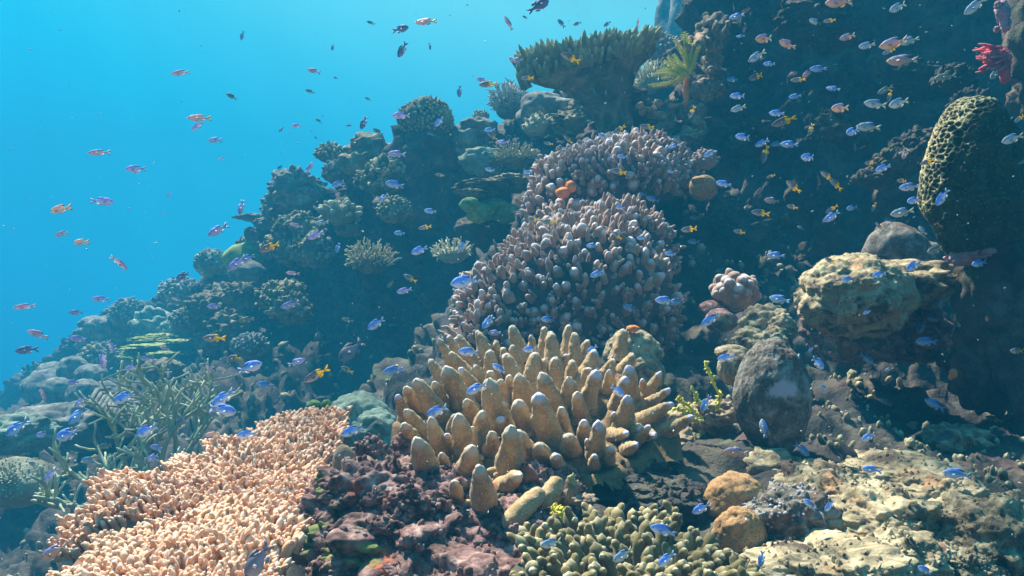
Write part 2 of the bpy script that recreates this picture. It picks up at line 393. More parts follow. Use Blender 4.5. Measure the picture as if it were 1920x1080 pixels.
N = nrm(np.cross(np.gradient(P, axis=0), np.gradient(P, axis=1))).reshape(-1, 3); P = P.reshape(-1, 3)
P = P + N * reef_disp(P, 21, .22)[:, None]
i = np.arange(nu - 1)[:, None] * nv; j = np.arange(nv - 1)[None]
Q = np.stack([i + j, i + nv + j, i + nv + j + 1, i + j + 1], -1).reshape(-1, 4)
mb = MB(); mb.add(P, Q)
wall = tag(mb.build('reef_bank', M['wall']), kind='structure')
WALLP = P.reshape(nu, nv, 3); WALLN = N.reshape(nu, nv, 3)

# ------------------------------------------------------------------ coral and rock builders
def rocky(mb, c, r, s, sub=5, big=.25, lump=.2, lf=2.2, fine=.05, ff=10, mi=0, tip=0, flat=None, nubs=0, ns=.005):
    V, Fc = ico(sub); c = np.array(c, float); r = np.array(r, float)
    q = V + s * 3.17
    d1, _ = worley(q, lf, s)
    d = 1 + big * fbm(q, 1.2, 3, s) + lump * (.5 - d1) + fine * fbm(q, ff, 4, s + 5, .65)
    P = V * d[:, None]
    if flat is not None: P[:, 2] = np.minimum(P[:, 2], flat + .15 * (P[:, 2] - flat))
    mb.add(c + P * r, Fc, tip, mi)
    if nubs:
        rs = np.random.RandomState(s); k = rs.randint(0, len(P), nubs); k = k[(V[k, 2] > -.5) & (V[k, 1] < .7)]; X = c + P[k] * r
        k2 = fbm(X, 18, 2, s) > -.15; X = X[k2]; D = nrm(V[k][k2] / r * r.mean() * .6 + rs.randn(len(X), 3) * .5 + [0, 0, .3])
        fingers(mb, X - D * ns * .5, D, ns * rs.uniform(.8, 2.6, len(X)), ns * rs.uniform(.35, 1.1, len(X)), k=6, rings=5, rough=.5, rf=150, seed=s, taper=.8, t0=.4, mi=mi)

def fib(n, jit=.25, s=0):
    rs = np.random.RandomState(s)
    k = np.arange(n) + .5; z = 1 - 2 * k / n; a = k * 2.399963
    D = np.stack([np.sqrt(1 - z * z) * np.cos(a), np.sqrt(1 - z * z) * np.sin(a), z], -1)
    return nrm(D + rs.randn(n, 3) * jit / math.sqrt(n) * 2)

def on(px, py, Y, rpx, rpy, depth=.9):
    """centre and radii in metres of something that looks rpx by rpy pixels large at depth Y"""
    if Y > 3.3 and px < 900: Y = Y * .95          # heads stand proud of the bank behind them
    c = W(px, py, Y); Y = c[1]
    return c, np.array([rpx / F * Y, rpx / F * Y * depth, rpy / F * Y])

def rock(name, label, cat, px, py, Y, rx, ry, m, s, depth=.9, **kw):
    c, r = on(px, py, Y, rx, ry, depth)
    mb = MB(); rocky(mb, c, r, s, **kw)
    return tag(mb.build(name, M[m], origin=c), label, cat)

def knobby(name, label, cat, px, py, Y, rx, ry, m, s, n=160, kr=.13, kl=.3, depth=.9, mb=None, build=True, lowest=-.35, up=.4, base=.86, k=8, rings=6):
    c, r = on(px, py, Y, rx, ry, depth)
    mb = mb or MB(); rocky(mb, c, r * base, s, sub=4, big=.25, lump=.15)
    D = fib(n, s=s); D = D[D[:, 2] > lowest]
    B = c + D * r * (base - .08) * (1 + .2 * fbm(D + s * 3.17, 1.2, 3, s))[:, None]
    rs = np.random.RandomState(s); sc = r.mean()
    dirs = nrm(D + np.array([0, 0, up]) + rs.randn(len(D), 3) * .15)
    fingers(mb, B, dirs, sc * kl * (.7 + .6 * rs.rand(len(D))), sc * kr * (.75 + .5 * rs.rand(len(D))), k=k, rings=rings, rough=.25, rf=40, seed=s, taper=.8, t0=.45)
    if build: return tag(mb.build(name, M[m], origin=c), label, cat)

def bushy(name, label, cat, px, py, Y, rx, ry, m, s, n=70, th=.035, subs=3, build=True):
    """a rounded thicket of thin forking branches"""
    c, r = on(px, py, Y, rx, ry, .9); rs = np.random.RandomState(s); mb = MB(); sc = r.mean()
    b0 = c - np.array([0, 0, r[2] * .8])
    D = fib(int(n * 1.5), s=s); D = D[D[:, 2] > -.25][:n]
    rocky(mb, c - np.array([0, 0, r[2] * .35]), r * np.array([.62, .62, .62]), s, sub=3)
    for d in D:
        e = c + d * r * rs.uniform(.8, 1.05); mid = (b0 + e) / 2 + rs.randn(3) * sc * .08 + d * r * .12
        tt = np.linspace(0, 1, 5)[:, None]; pts = (1 - tt) ** 2 * b0 + 2 * tt * (1 - tt) * mid + tt ** 2 * e
        tube(mb, pts, sc * th * np.linspace(1.5, .8, 5), 5)
        for q in range(subs):
            t = rs.uniform(.55, .98); p = (1 - t) ** 2 * b0 + 2 * t * (1 - t) * mid + t ** 2 * e
            dd = nrm(d + rs.randn(3) * .6 + np.array([0, 0, .3]))
            tube(mb, [p, p + dd * sc * .12, p + dd * sc * .24], sc * th * np.array([1, .9, .6]), 5, t=np.array([.4, .8, 1]))
    return tag(mb.build(name, M[m], origin=c), label, cat)

def plate_coral(name, label, cat, poly, m, s, spacing, L, Rd, tilt=.5, k=8, rings=6, und=.01, sub=2, thick=.02, stem=None, mbase=None, jl=.35, group=None, up=1.0, nf=0, mrough=.35, tap=.98):
    """a table coral: a plate over an outline of world points (x, y, z) crowded with branchlets"""
    poly = np.array(poly, float); cx = poly.mean(0); rs = np.random.RandomState(s)
    # plane fit
    A_ = np.c_[poly[:, :2], np.ones(len(poly))]; co = np.linalg.lstsq(A_, poly[:, 2], rcond=None)[0]
    hz = lambda x, y: co[0] * x + co[1] * y + co[2] + und * vnoise(np.stack([x, y, x * 0], -1) * 7, s)
    def inside(x, y):
        r_ = np.zeros(len(x), bool); n_ = len(poly)
        for a in range(n_):
            b = (a + 1) % n_; xa, ya = poly[a, :2]; xb, yb = poly[b, :2]
            cnd = ((ya > y) != (yb > y)) & (x < (xb - xa) * (y - ya) / (yb - ya + 1e-12) + xa); r_ ^= cnd
        return r_
    def edge_d(x, y):
        d = np.full(len(x), 9.0)
        for a in range(len(poly)):
            p = poly[a, :2]; q = poly[(a + 1) % len(poly), :2]; v = q - p
            t = np.clip(((x - p[0]) * v[0] + (y - p[1]) * v[1]) / (v @ v), 0, 1)
            d = np.minimum(d, np.hypot(x - p[0] - t * v[0], y - p[1] - t * v[1]))
        return d
    lo, hi = poly[:, :2].min(0) - .02, poly[:, :2].max(0) + .02
    gx, gy = np.meshgrid(np.arange(lo[0], hi[0], spacing), np.arange(lo[1], hi[1], spacing * .87))
    gx = gx + (np.arange(gx.shape[0]) % 2)[:, None] * spacing / 2
    x = gx.ravel() + rs.randn(gx.size) * spacing * .17; y = gy.ravel() + rs.randn(gx.size) * spacing * .17
    wob = .022 * vnoise(np.stack([x * 14, y * 14, x * 0], -1), s + 2) + .016 * vnoise(np.stack([x * 45, y * 45, x * 0], -1), s + 3)
    ed = edge_d(x, y) * np.where(inside(x, y), 1, -1) + wob
    kp = ed > 0; x, y, ed = x[kp], y[kp], ed[kp]; z = hz(x, y)
    B = np.stack([x, y, z - .004], -1)
    o = B - cx; o[:, 2] = 0; wgt = np.clip(1 - ed / .07, 0, 1)[:, None]
    D = nrm(np.array([0, 0, up]) + nrm(o) * (tilt * (.25 + wgt)) + rs.randn(len(x), 3) * .10)
    root = thing(name, label, cat, cx - np.array([0, 0, thick]), group); org = np.array(root.location)
    mb = MB(); l = L * (1 - jl / 2 + jl * rs.rand(len(x))) * (.8 + .35 * fbm(B, 9, 2, s))
    fingers(mb, B, D, l, Rd * (.8 + .4 * rs.rand(len(x))), k=k, rings=rings, rough=mrough, rf=1.1 / Rd, seed=s, taper=tap, t0=.62)
    if sub:
        for q in range(sub):
            az = rs.rand(len(x)) * 6.283; side = np.stack([np.cos(az), np.sin(az), np.zeros(len(x))], -1)
            h = rs.uniform(.35, .85, len(x)); b2 = B + D * (l * h)[:, None] + side * Rd * .3
            fingers(mb, b2, nrm(D * .9 + side * .8), l * rs.uniform(.3, .5, len(x)), Rd * .62, k=max(5, k - 2), rings=max(4, rings - 1), rough=.2, rf=1.1 / Rd, seed=s + q, taper=.95)
    o1 = tag(mb.build('branchlets', M[m], root, origin=org), kind='stuff')
    # the plate itself: top skin and underside joined by a rim
    n_ = 90; th = np.linspace(0, 2 * math.pi, n_, endpoint=False)
    dense = []
    seg = np.linalg.norm(np.roll(poly, -1, 0) - poly, axis=1); cum = np.concatenate([[0], np.cumsum(seg)]); pl = np.vstack([poly, poly[:1]])
    tq = np.linspace(0, cum[-1], n_, endpoint=False); ring = np.stack([np.interp(tq, cum, pl[:, q]) for q in range(3)], -1)
    rows = []; rad = np.linspace(0.02, .985, 16)
    for f_ in rad:
        p = cx + (ring - cx) * f_; p[:, 2] = hz(p[:, 0], p[:, 1]); rows.append(p)
    for f_ in rad[::-1]:
        p = cx + (ring - cx) * f_; p[:, 2] = hz(p[:, 0], p[:, 1]) - thick * (1.2 + 2.2 * (1 - f_)) + .004 * vnoise(p * 40, s); rows.append(p)
    if stem is not None:
        for f_, g in ((.35, .3), (.28, .6), (.30, 1.0)):
            p = cx + (ring - cx) * f_; p[:, 2] = p[:, 2] * 0 + cx[2] - thick * 3 - (cx[2] - stem) * g; p += .01 * vnoise(p * 20, s)[:, None]; rows.append(p)
    Pp = np.array(rows).reshape(-1, 3); i = np.arange(len(rows) - 1)[:, None] * n_; j = np.arange(n_)[None]
    mb = MB(); mb.add(Pp, np.stack([i + j, i + (j + 1) % n_, i + n_ + (j + 1) % n_, i + n_ + j], -1).reshape(-1, 4))
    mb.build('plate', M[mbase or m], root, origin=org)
    return root

# ------------------------------------------------------------------ far ridge and shaded bank, left to right
def lobes(name, label, cat, parts, m, s, **kw):
    """several rounded lobes grown together into one head"""
    mb = MB(); c0 = W(*parts[0][:3])
    for q, (px, py, Y, rx, ry) in enumerate(parts):
        c, r = on(px, py, Y, rx, ry); rocky(mb, c, r, s + q, **kw)
    return tag(mb.build(name, M[m], origin=c0), label, cat)

ROUGH = dict(sub=4, big=.35, lump=.45, lf=2.6, fine=.10, ff=6)
SMOOTH = dict(sub=4, big=.2, lump=.1, lf=1.5, fine=.03, ff=8)
CC = 'coral'
lobes('lobed_coral', 'blue grey coral of rounded overlapping lobes at the far left end of the reef', CC,
      [(130, 725, 4.3, 78, 42), (95, 705, 4.25, 30, 26), (135, 692, 4.2, 28, 24), (170, 708, 4.15, 30, 26), (70, 730, 4.2, 28, 26), (110, 735, 4.0, 30, 26), (160, 740, 4.0, 36, 28), (196, 738, 4.1, 26, 24)], 'bgblue', 5, sub=4, big=.2, lump=.12, fine=.05, ff=6)
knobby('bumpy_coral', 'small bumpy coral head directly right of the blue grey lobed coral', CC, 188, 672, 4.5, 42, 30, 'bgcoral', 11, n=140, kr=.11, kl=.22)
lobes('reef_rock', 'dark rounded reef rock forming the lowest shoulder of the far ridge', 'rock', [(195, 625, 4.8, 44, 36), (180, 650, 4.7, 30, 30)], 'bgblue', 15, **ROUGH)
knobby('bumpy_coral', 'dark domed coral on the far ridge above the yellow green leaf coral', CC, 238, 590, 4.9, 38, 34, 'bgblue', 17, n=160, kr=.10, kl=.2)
lobes('reef_rock', 'teal craggy rock between two dark domes on the far ridge', 'rock', [(290, 610, 4.8, 40, 30), (330, 615, 4.75, 30, 24)], 'teal', 19, **ROUGH)
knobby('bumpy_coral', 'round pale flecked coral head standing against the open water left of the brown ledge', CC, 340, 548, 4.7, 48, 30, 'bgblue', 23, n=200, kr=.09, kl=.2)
lobes('rugged_coral', 'brown rugged coral mass with a sunlit yellowish top, below the yellow dome', CC,
      [(425, 580, 4.25, 62, 46), (452, 552, 4.1, 30, 26), (380, 582, 4.1, 34, 28), (420, 620, 4.15, 54, 40)], 'bgcoral', 29, sub=5, big=.35, lump=.55, lf=3, fine=.14, ff=6)
knobby('bumpy_coral', 'teal knobbly coral head left of the yellow green dome', CC, 398, 495, 4.7, 36, 30, 'teal', 31, n=170, kr=.11, kl=.22)
lobes('dome_coral', 'smooth yellow green dome coral on the ridge edge', CC, [(466, 486, 4.5, 44, 32)], 'yelplate', 37, **SMOOTH)
lobes('dome_coral', 'dark grey dome coral tucked under the yellow green dome', CC, [(464, 512, 4.25, 36, 24)], 'bgblue', 39, **SMOOTH)
lobes('ledge_coral', 'thin pointed coral ledge sticking out over open water', CC, [(482, 408, 4.6, 40, 8), (505, 418, 4.6, 30, 14)], 'bgblue', 41, **ROUGH)
lobes('reef_rock', 'dark craggy boulder with pale streaks at the ridge bend', 'rock', [(556, 358, 4.45, 52, 40), (530, 392, 4.5, 40, 30)], 'bgblue', 43, sub=5, big=.35, lump=.45, lf=3.2, fine=.14, ff=5)
knobby('bumpy_coral', 'brown tufted coral head at the ridge notch above the craggy boulder', CC, 622, 290, 4.5, 32, 20, 'bgcoral', 47, n=120, kr=.14, kl=.35)
knobby('bumpy_coral', 'low grey coral head right of the ridge notch', CC, 640, 325, 4.35, 40, 26, 'bgblue', 49, n=150, kr=.10, kl=.25)
lobes('reef_rock', 'craggy rock with pale flecks between ridge notch and the tall knobbly dome', 'rock', [(695, 285, 4.4, 48, 30), (680, 305, 4.3, 42, 30)], 'bgcoral', 51, **ROUGH)
r_ = knobby('knobbed_dome_coral', 'tall round topped coral head rising highest on the left ridge', CC, 797, 228, 4.2, 60, 48, 'bgcoral', 53, n=420, kr=.065, kl=.14, depth=.8, lowest=-.6)
lobes('coral_pillar', 'dark pillar of dead reef under the tall round topped coral head', 'rock', [(800, 285, 4.25, 68, 60), (790, 360, 4.3, 66, 80)], 'wall', 57, **ROUGH)
knobby('pale_finger_coral', 'pale greenish stubby finger coral on the shaded bank', CC, 637, 404, 4.0, 34, 24, 'bgpale', 59, n=46, kr=.24, kl=.55)
lobes('reef_rock', 'dim grey rock just below the pale stubby finger coral', 'rock', [(652, 430, 4.05, 24, 16), (668, 432, 4.05, 16, 12)], 'bgcoral', 61, **SMOOTH)
bushy('bush_coral', 'dim brown bush coral on the shaded bank left of the mauve coral', CC, 695, 482, 3.75, 50, 34, 'bgcoral', 63, n=60)
bushy('bush_coral', 'small bush coral with pale tips close to the edge of the mauve coral', CC, 848, 470, 3.4, 42, 26, 'bgpale', 67, n=46)
lobes('mound_coral', 'rounded coral head rising on the left ridge between yellow dome and craggy boulder', CC, [(560, 445, 4.2, 44, 40), (535, 465, 4.2, 36, 32), (585, 470, 4.2, 38, 32)], 'bgcoral', 285, sub=5, big=.3, lump=.4, fine=.14, ff=6, nubs=300, ns=.02)
knobby('bumpy_coral', 'dim domed coral head on the slope under the rugged brown mass', CC, 470, 650, 3.9, 40, 26, 'bgblue', 287, n=160, kr=.10, kl=.22)
knobby('bumpy_coral', 'dim knobbly coral head on the shaded bank under the tall dome pillar', CC, 740, 395, 3.8, 34, 28, 'bgcoral', 289, n=150, kr=.11, kl=.22)
lobes('mound_coral', 'pale topped coral head between pale stubby coral and tall dome pillar', CC, [(715, 340, 4.0, 38, 26), (728, 322, 4.0, 30, 24)], 'bgcoral', 291, sub=5, big=.3, lump=.4, fine=.14, ff=6, nubs=300, ns=.02)
knobby('bumpy_coral', 'brown coral head stepping down left of the rugged brown mass', CC, 350, 600, 4.3, 34, 26, 'bgcoral', 293, n=150, kr=.11, kl=.22)
lobes('mound_coral', 'rough coral block on the shaded slope right of the rugged brown mass', CC, [(530, 560, 3.9, 40, 34), (545, 580, 3.9, 36, 28)], 'bgcoral', 295, sub=5, big=.3, lump=.4, fine=.14, ff=6, nubs=300, ns=.016)
# centre ridge
lobes('reef_rock', 'low dark rock on the skyline between knobbly dome and grey bush coral', 'rock', [(895, 248, 4.4, 40, 26), (870, 270, 4.35, 40, 30)], 'bgblue', 69, **ROUGH)
knobby('bumpy_coral', 'small pale tufted coral on the skyline left of the grey bush coral', CC, 902, 218, 4.3, 16, 12, 'bgpale', 71, n=60, kr=.14, kl=.3)
bushy('bush_coral', 'blue grey bush coral on the skyline below the left tip of the top table coral', CC, 955, 188, 4.3, 42, 38, 'bgblue', 73, n=90)
lobes('reef_rock', 'overhanging rock with a smooth pale rim under the top table coral', 'rock', [(1015, 200, 4.05, 42, 30), (1050, 205, 4.05, 34, 24), (1010, 222, 4.1, 44, 34)], 'bgblue', 77, sub=4, big=.25, lump=.12, fine=.04, ff=7)
lobes('rugged_coral', 'brown rugged coral clump right of the smooth rimmed overhang', CC, [(1095, 212, 3.9, 36, 30), (1075, 235, 3.85, 44, 26)], 'bgcoral', 79, sub=5, big=.35, lump=.5, lf=3.2, fine=.16, ff=6)
knobby('pale_tipped_coral', 'white tipped arc of coral in the shade below the smooth rimmed overhang', CC, 1012, 236, 3.9, 34, 22, 'bgpale', 83, n=60, kr=.12, kl=.3)
bushy('bush_coral', 'dull brown bush coral in the hollow above the narrow ledge', CC, 968, 292, 3.75, 46, 24, 'bgcoral', 87, n=60)
lobes('reef_rock', 'grey green rock left of the hollow below the skyline', 'rock', [(905, 305, 3.8, 40, 28)], 'teal', 89, **ROUGH)
lobes('ledge_coral', 'narrow slanting ledge with a tan top above the green lobed coral', CC, [(925, 350, 3.45, 62, 14), (960, 338, 3.4, 34, 12), (885, 362, 3.5, 28, 8)], 'bgcoral', 91, sub=5, big=.25, lump=.4, lf=3, fine=.15, ff=7)
lobes('green_coral', 'bright green rounded lobes under the narrow tan ledge', CC, [(920, 392, 3.4, 36, 20), (880, 384, 3.35, 18, 14), (900, 400, 3.3, 26, 18), (948, 400, 3.4, 30, 20)], 'green', 95, **SMOOTH)
lobes('reef_rock', 'dark rock slab beneath the green lobed coral', 'rock', [(915, 435, 3.6, 62, 34)], 'wall', 97, **ROUGH)
# distant pinnacle and pale heads behind the top table coral
mb = MB(); c, r = on(1290, 20, 7.5, 66, 90); rocky(mb, c - np.array([0, 0, .6]), r * np.array([1, 1, 2.6]), 99, sub=5, big=.15, lump=.2)
tag(mb.build('reef_pinnacle', M['bgblue'], origin=c), 'hazy blue rock pinnacle standing far behind the top table coral', 'rock')
knobby('bumpy_coral', 'hazy pale coral head between the top table coral and the twig tangle', CC, 1243, 95, 4.4, 40, 34, 'bgblue', 101, n=200, kr=.10, kl=.25)
bushy('bush_coral', 'grey bush coral behind the yellow feather star', CC, 1222, 145, 4.1, 42, 34, 'bgpale', 103, n=80)

# ------------------------------------------------------------------ table coral with stubby fingers on the skyline
def top_table():
    cx, cy, Y = 1098, 118, 3.3
    c = W(cx, cy, Y); px = Y / F; root = thing('table_coral', 'dark table coral with upright stubby fingers along its top, on the skyline', 'coral', c + np.array([0, 0, -.25]))
    org = np.array(root.location); rs = np.random.RandomState(5)
    B, D, L = [], [], []
    for q in range(210):
        a = rs.uniform(0, 6.283); rr = math.sqrt(rs.uniform(.02, 1)); ex, ey = rr * math.cos(a), rr * math.sin(a)
        b = c + np.array([ex * 128 * px, ey * 70 * px, (12 + ex * 24 - ey * -14) * px])
        B.append(b); D.append((ex * .55, ey * .5, 1 - .25 * rr)); L.append(rs.uniform(24, 44) * px)
    for q in range(170):
        a = rs.uniform(3.3, 6.1); ex, ey = math.cos(a), math.sin(a); h = rs.uniform(0, 1)
        B.append(c + np.array([ex * (126 - 10 * h) * px, ey * (70 - 6 * h) * px, (6 - 30 * h * (1 - .3 * ex) + ex * 24) * px])); D.append((ex * .5, ey * .45, 1)); L.append(rs.uniform(18, 34) * px)
    D = np.array(D) + rs.randn(len(D), 3) * .08
    mb = MB(); fingers(mb, np.array(B), D, np.array(L), 5.6 * px * rs.uniform(.75, 1.2, len(B)), k=9, rings=8, rough=.2, rf=60, taper=.7, t0=.6)
    m = mat('skyline_finger', [(.15, .13, .055), (.24, .21, .10), (.32, .28, .14)], 20, bump=.4, bscale=200, tip=(.60, .58, .34), tiplo=.3)
    tag(mb.build('fingers', m, root, origin=org), kind='stuff')
    rows = []; n_ = 72; th = np.linspace(0, 6.283, n_, endpoint=False)
    for f_, dz, ox in ((.02, 14, 0), (.5, 14, 0), (.85, 12, 0), (.97, 8, 0), (1.0, 0, 0), (.92, -10, 4), (.74, -26, 12), (.55, -44, 22), (.40, -64, 34), (.30, -90, 46), (.27, -120, 56), (.30, -160, 66)):
        p = np.stack([np.cos(th) * f_ * 128 * px + ox * px, np.sin(th) * f_ * 72 * px, (dz + np.cos(th) * f_ * 24 * (1 if dz > -30 else .5)) * px + 0 * th], -1)
        p = c + p; p += .028 * fbm(p, 9, 3, 4)[:, None] * (nrm(p - c) if f_ > .05 else 0); rows.append(p)
    P = np.array(rows).reshape(-1, 3); i = np.arange(len(rows) - 1)[:, None] * n_; j = np.arange(n_)[None]
    mb = MB(); mb.add(P, np.stack([i + (j + 1) % n_, i + j, i + n_ + j, i + n_ + (j + 1) % n_], -1).reshape(-1, 4))
    mb.build('plate', M['bgcoral'], root, origin=org)
top_table()
lobes('reef_rock', 'dark rock column carrying the skyline table coral', 'rock', [(1170, 215, 3.45, 44, 56), (1150, 262, 3.5, 60, 40), (1205, 240, 3.5, 40, 50)], 'wall', 107, **ROUGH)

# ------------------------------------------------------------------ feather stars, leaf coral, staghorn, twig tangle
def feather(name, label, px, py, Y, rad, a0, a1, n, m, s, depth=.35, cat='feather star'):
    c = W(px, py, Y); mb = MB(); rs = np.random.RandomState(s); sc = rad / F * Y
    for q in range(n):
        a = R(rs.uniform(a0, a1)); d = nrm(np.array([math.cos(a), rs.uniform(-depth, depth), math.sin(a)])); l = sc * rs.uniform(.6, 1)
        cur = nrm(np.cross(d, [0, 1, 0])) * rs.uniform(-.3, .3)
        t = np.linspace(0, 1, 9)[:, None]; pts = c + d * l * t + cur * l * t ** 2
        tube(mb, pts, sc * .022 * np.linspace(1.2, .5, 9), 5)
        T = nrm(np.gradient(pts, axis=0)); k = 22
        tt = np.linspace(.12, .98, k); pb = np.stack([np.interp(tt * 8, np.arange(9), pts[:, x]) for x in range(3)], -1)
        side = nrm(np.cross(d, [0, 1, .2]))
        for sg in (1, -1):
            dd = nrm(side * sg * .9 + d * .55 + rs.randn(k, 3) * .12)
            fingers(mb, pb, dd, sc * .13 * (1 - .5 * tt), sc * .009, k=4, rings=3)
    return tag(mb.build(name, M[m], origin=c), label, cat)
feather('feather_star', 'bright yellow feather star with spread arms beside the twig tangle', 1292, 140, 2.95, 80, 70, 215, 19, 'yellow', 1)
feather('feather_star', 'small yellow feather star perched on the yellow green dome coral', 515, 480, 4.4, 36, 30, 165, 26, 'yellow', 2)

lobes('leaf_coral', 'yellow green leafy coral of thin stacked plates on the far slope', 'coral', [(285, 636, 4.4, 40, 5), (300, 648, 4.35, 56, 5), (262, 655, 4.3, 36, 5), (318, 662, 4.3, 42, 5), (280, 668, 4.25, 50, 5), (335, 640, 4.4, 28, 4), (300, 630, 4.5, 30, 5), (290, 655, 4.45, 30, 26)],
      'yelplate', 109, sub=5, big=.35, lump=.35, lf=3, fine=.25, ff=5)
lobes('dome_coral', 'olive dome coral below the yellow green leaf coral', CC, [(250, 672, 4.2, 24, 20)], 'yelplate', 111, **SMOOTH)
lobes('ring_coral', 'round rimmed coral head just above the staghorn thicket', CC, [(300, 700, 3.9, 34, 26), (322, 690, 3.85, 20, 14)], 'bgcoral', 113, **ROUGH)
lobes('reef_rock', 'big dark teal boulder left of the staghorn thicket', 'rock', [(150, 800, 3.6, 88, 46), (70, 800, 3.7, 60, 30)], 'bgblue', 117, sub=5, big=.35, lump=.4, lf=2.6, fine=.16, ff=5)
lobes('reef_rock', 'flat topped pale speckled rock at the left edge of the picture', 'rock', [(20, 815, 3.3, 80, 36)], 'teal', 119, sub=5, big=.3, lump=.4, lf=3, fine=.18, ff=6)
knobby('dotted_coral', 'dark cushion coral covered in small pale dots at the left edge', CC, 30, 905, 2.6, 78, 48, 'bgpale', 123, n=900, kr=.035, kl=.10, lowest=-.4, k=6, rings=5, base=.9)

def ribbed():
    mb = MB(); rs = np.random.RandomState(4)
    for q in range(15):
        t = q / 14; a = W(165 + 110 * t, 762 + 45 * t, 3.3); b = W(205 + 95 * t, 728 + 60 * t + 8 * math.sin(t * 9), 3.55)
        tube(mb, [a, (a + b) / 2 + np.array([0, -.03, .035]), b], .013, 6, t=.3)
    tag(mb.build('ribbed_coral', M['bgblue'], origin=W(220, 770, 3.4)), 'pale blue ribbed coral sheet between dark boulder and staghorn thicket', 'coral')
ribbed()

def staghorn():
    rs = np.random.RandomState(8)
    root = thing('staghorn_coral', 'open thicket of thin pale green staghorn branches behind the orange table coral', 'coral', W(260, 880, 2.75)); org = np.array(root.location)
    def grow(mb, p, d, l, r, lvl):
        n_ = 5; pts = [p]; dd = d.copy()
        for q in range(n_):
            dd = nrm(dd + rs.randn(3) * .13 + np.array([0, 0, .07])); pts.append(pts[-1] + dd * l / n_)
        tube(mb, pts, r * np.linspace(1, .62, n_ + 1), 7, t=np.linspace(0, 1, n_ + 1) * (1 if lvl == 0 else .6))
        if lvl > 0:
            for q in range(rs.randint(3, 6)):
                k = rs.randint(1, n_ + 1); nd = nrm(dd * .7 + nrm(rs.randn(3)) * .85 + np.array([0, 0, .15]))
                grow(mb, pts[k], nd, l * rs.uniform(.5, .8), r * .72, lvl - 1)
    seeds = [(255, 900, 2.65, 85, .34), (300, 880, 2.7, 75, .34), (330, 850, 2.8, 95, .36), (220, 930, 2.5, 110, .22), (190, 915, 2.55, 150, .2), (160, 955, 2.4, 160, .18), (280, 850, 2.9, 100, .36), (240, 880, 2.7, 130, .28), (345, 860, 2.8, 70, .34),
             (310, 905, 2.6, 40, .18), (200, 950, 2.4, 20, .2), (120, 950, 2.4, 170, .14), (270, 930, 2.5, 60, .22), (240, 820, 3.0, 95, .26), (300, 820, 3.0, 80, .30), (335, 800, 3.1, 85, .30), (355, 830, 3.0, 60, .22)]
    for (px, py, Y, a, l) in seeds:
        mb = MB(); a = R(a); d = nrm(np.array([math.cos(a), rs.uniform(-.3, .3), math.sin(a)]))
        grow(mb, W(px, py, Y), d, l * .62, .0092, 2); mb.build('branch', M['stag'], root, origin=org)
staghorn()

def tangle():
    rs = np.random.RandomState(14); mb = MB()
    L = [[(1278, 95), (1300, 75), (1325, 62)], [(1280, 85), (1300, 95), (1322, 65)], [(1310, 45), (1322, 60), (1330, 75)], [(1322, 30), (1335, 45), (1345, 60)], [(1335, 140), (1330, 110), (1338, 85)],
         [(1335, 165), (1342, 150), (1343, 130)], [(1316, 95), (1312, 80), (1315, 70)], [(1262, 210), (1275, 195), (1300, 205), (1310, 220)], [(1240, 225), (1262, 212), (1252, 190)], [(1288, 170), (1285, 155), (1290, 145)], [(1300, 170), (1320, 172), (1342, 160)],
         [(1225, 250), (1240, 235), (1252, 228)], [(1195, 200), (1210, 205), (1235, 200)], [(1205, 215), (1222, 212), (1245, 218)], [(1300, 235), (1305, 215), (1302, 205)], [(1290, 245), (1320, 240), (1305, 225)], [(1265, 262), (1290, 255), (1285, 240)], [(1345, 60), (1352, 90), (1346, 110)], [(1362, 40), (1356, 70), (1350, 90)]]
    for pl in L:
        Y = rs.uniform(2.95, 3.15); P = np.array([W(x, y, Y + rs.uniform(-.05, .05)) for x, y in pl]); tt = np.linspace(0, len(P) - 1, 9)
        P = np.stack([np.interp(tt, np.arange(len(P)), P[:, q]) for q in range(3)], -1) + rs.randn(9, 3) * .006
        tube(mb, P, .013 * rs.uniform(.6, 1.3, 9), 8)
        for p in P[1:-1:2]:
            V, Fc = ico(2); mb.add(p + V * (1 + .5 * fbm(V * 2 + p * 30, 1.5, 2, 3))[:, None] * rs.uniform(.009, .02), Fc)
    for (x, y, r) in ((1318, 172, 22), (1300, 215, 24), (1335, 120, 18), (1325, 55, 18), (1340, 90, 16), (1300, 255, 22), (1250, 240, 16), (1345, 165, 14)):
        c, rr = on(x, y, 3.12, r, r); rocky(mb, c, rr, int(x), sub=4, big=.4, lump=.5, lf=3, fine=.2, ff=5)
    c = W(1300, 170, 3.05)
    tag(mb.build('encrusted_branches', M['twig'], origin=c), 'tangle of crusted dead branches and sponges at the edge of the dark wall', 'coral')
    c, rr = on(1287, 170, 2.98, 6, 26); mb = MB(); rocky(mb, c, rr, 5, sub=3); tag(mb.build('tube_sponge', M['sponge'], origin=c), 'thin upright orange sponge below the bright yellow feather star', 'sponge')
tangle()
lobes('reef_rock', 'dark rock behind the twig tangle beside the wall', 'rock', [(1320, 190, 3.4, 60, 60), (1345, 90, 3.5, 40, 60), (1300, 250, 3.3, 60, 30), (1340, 320, 3.2, 40, 40)], 'wall', 131, **ROUGH)
lobes('dome_coral', 'small dome coral with a tan top at the right end of the upper mauve coral', CC, [(1318, 352, 2.5, 26, 26), (1312, 338, 2.48, 16, 8)], 'domet', 133, **SMOOTH)
knobby('bumpy_coral', 'little pinkish knob coral between upper mauve coral and dark wall', CC, 1322, 300, 2.75, 26, 22, 'mauvek', 135, n=60, kr=.15, kl=.3)
lobes('reef_rock', 'pink tinged rubble rock just above the upper mauve coral', 'rock', [(1285, 262, 3.0, 34, 12), (1250, 268, 3.0, 22, 10)], 'rockdim', 137, **ROUGH)

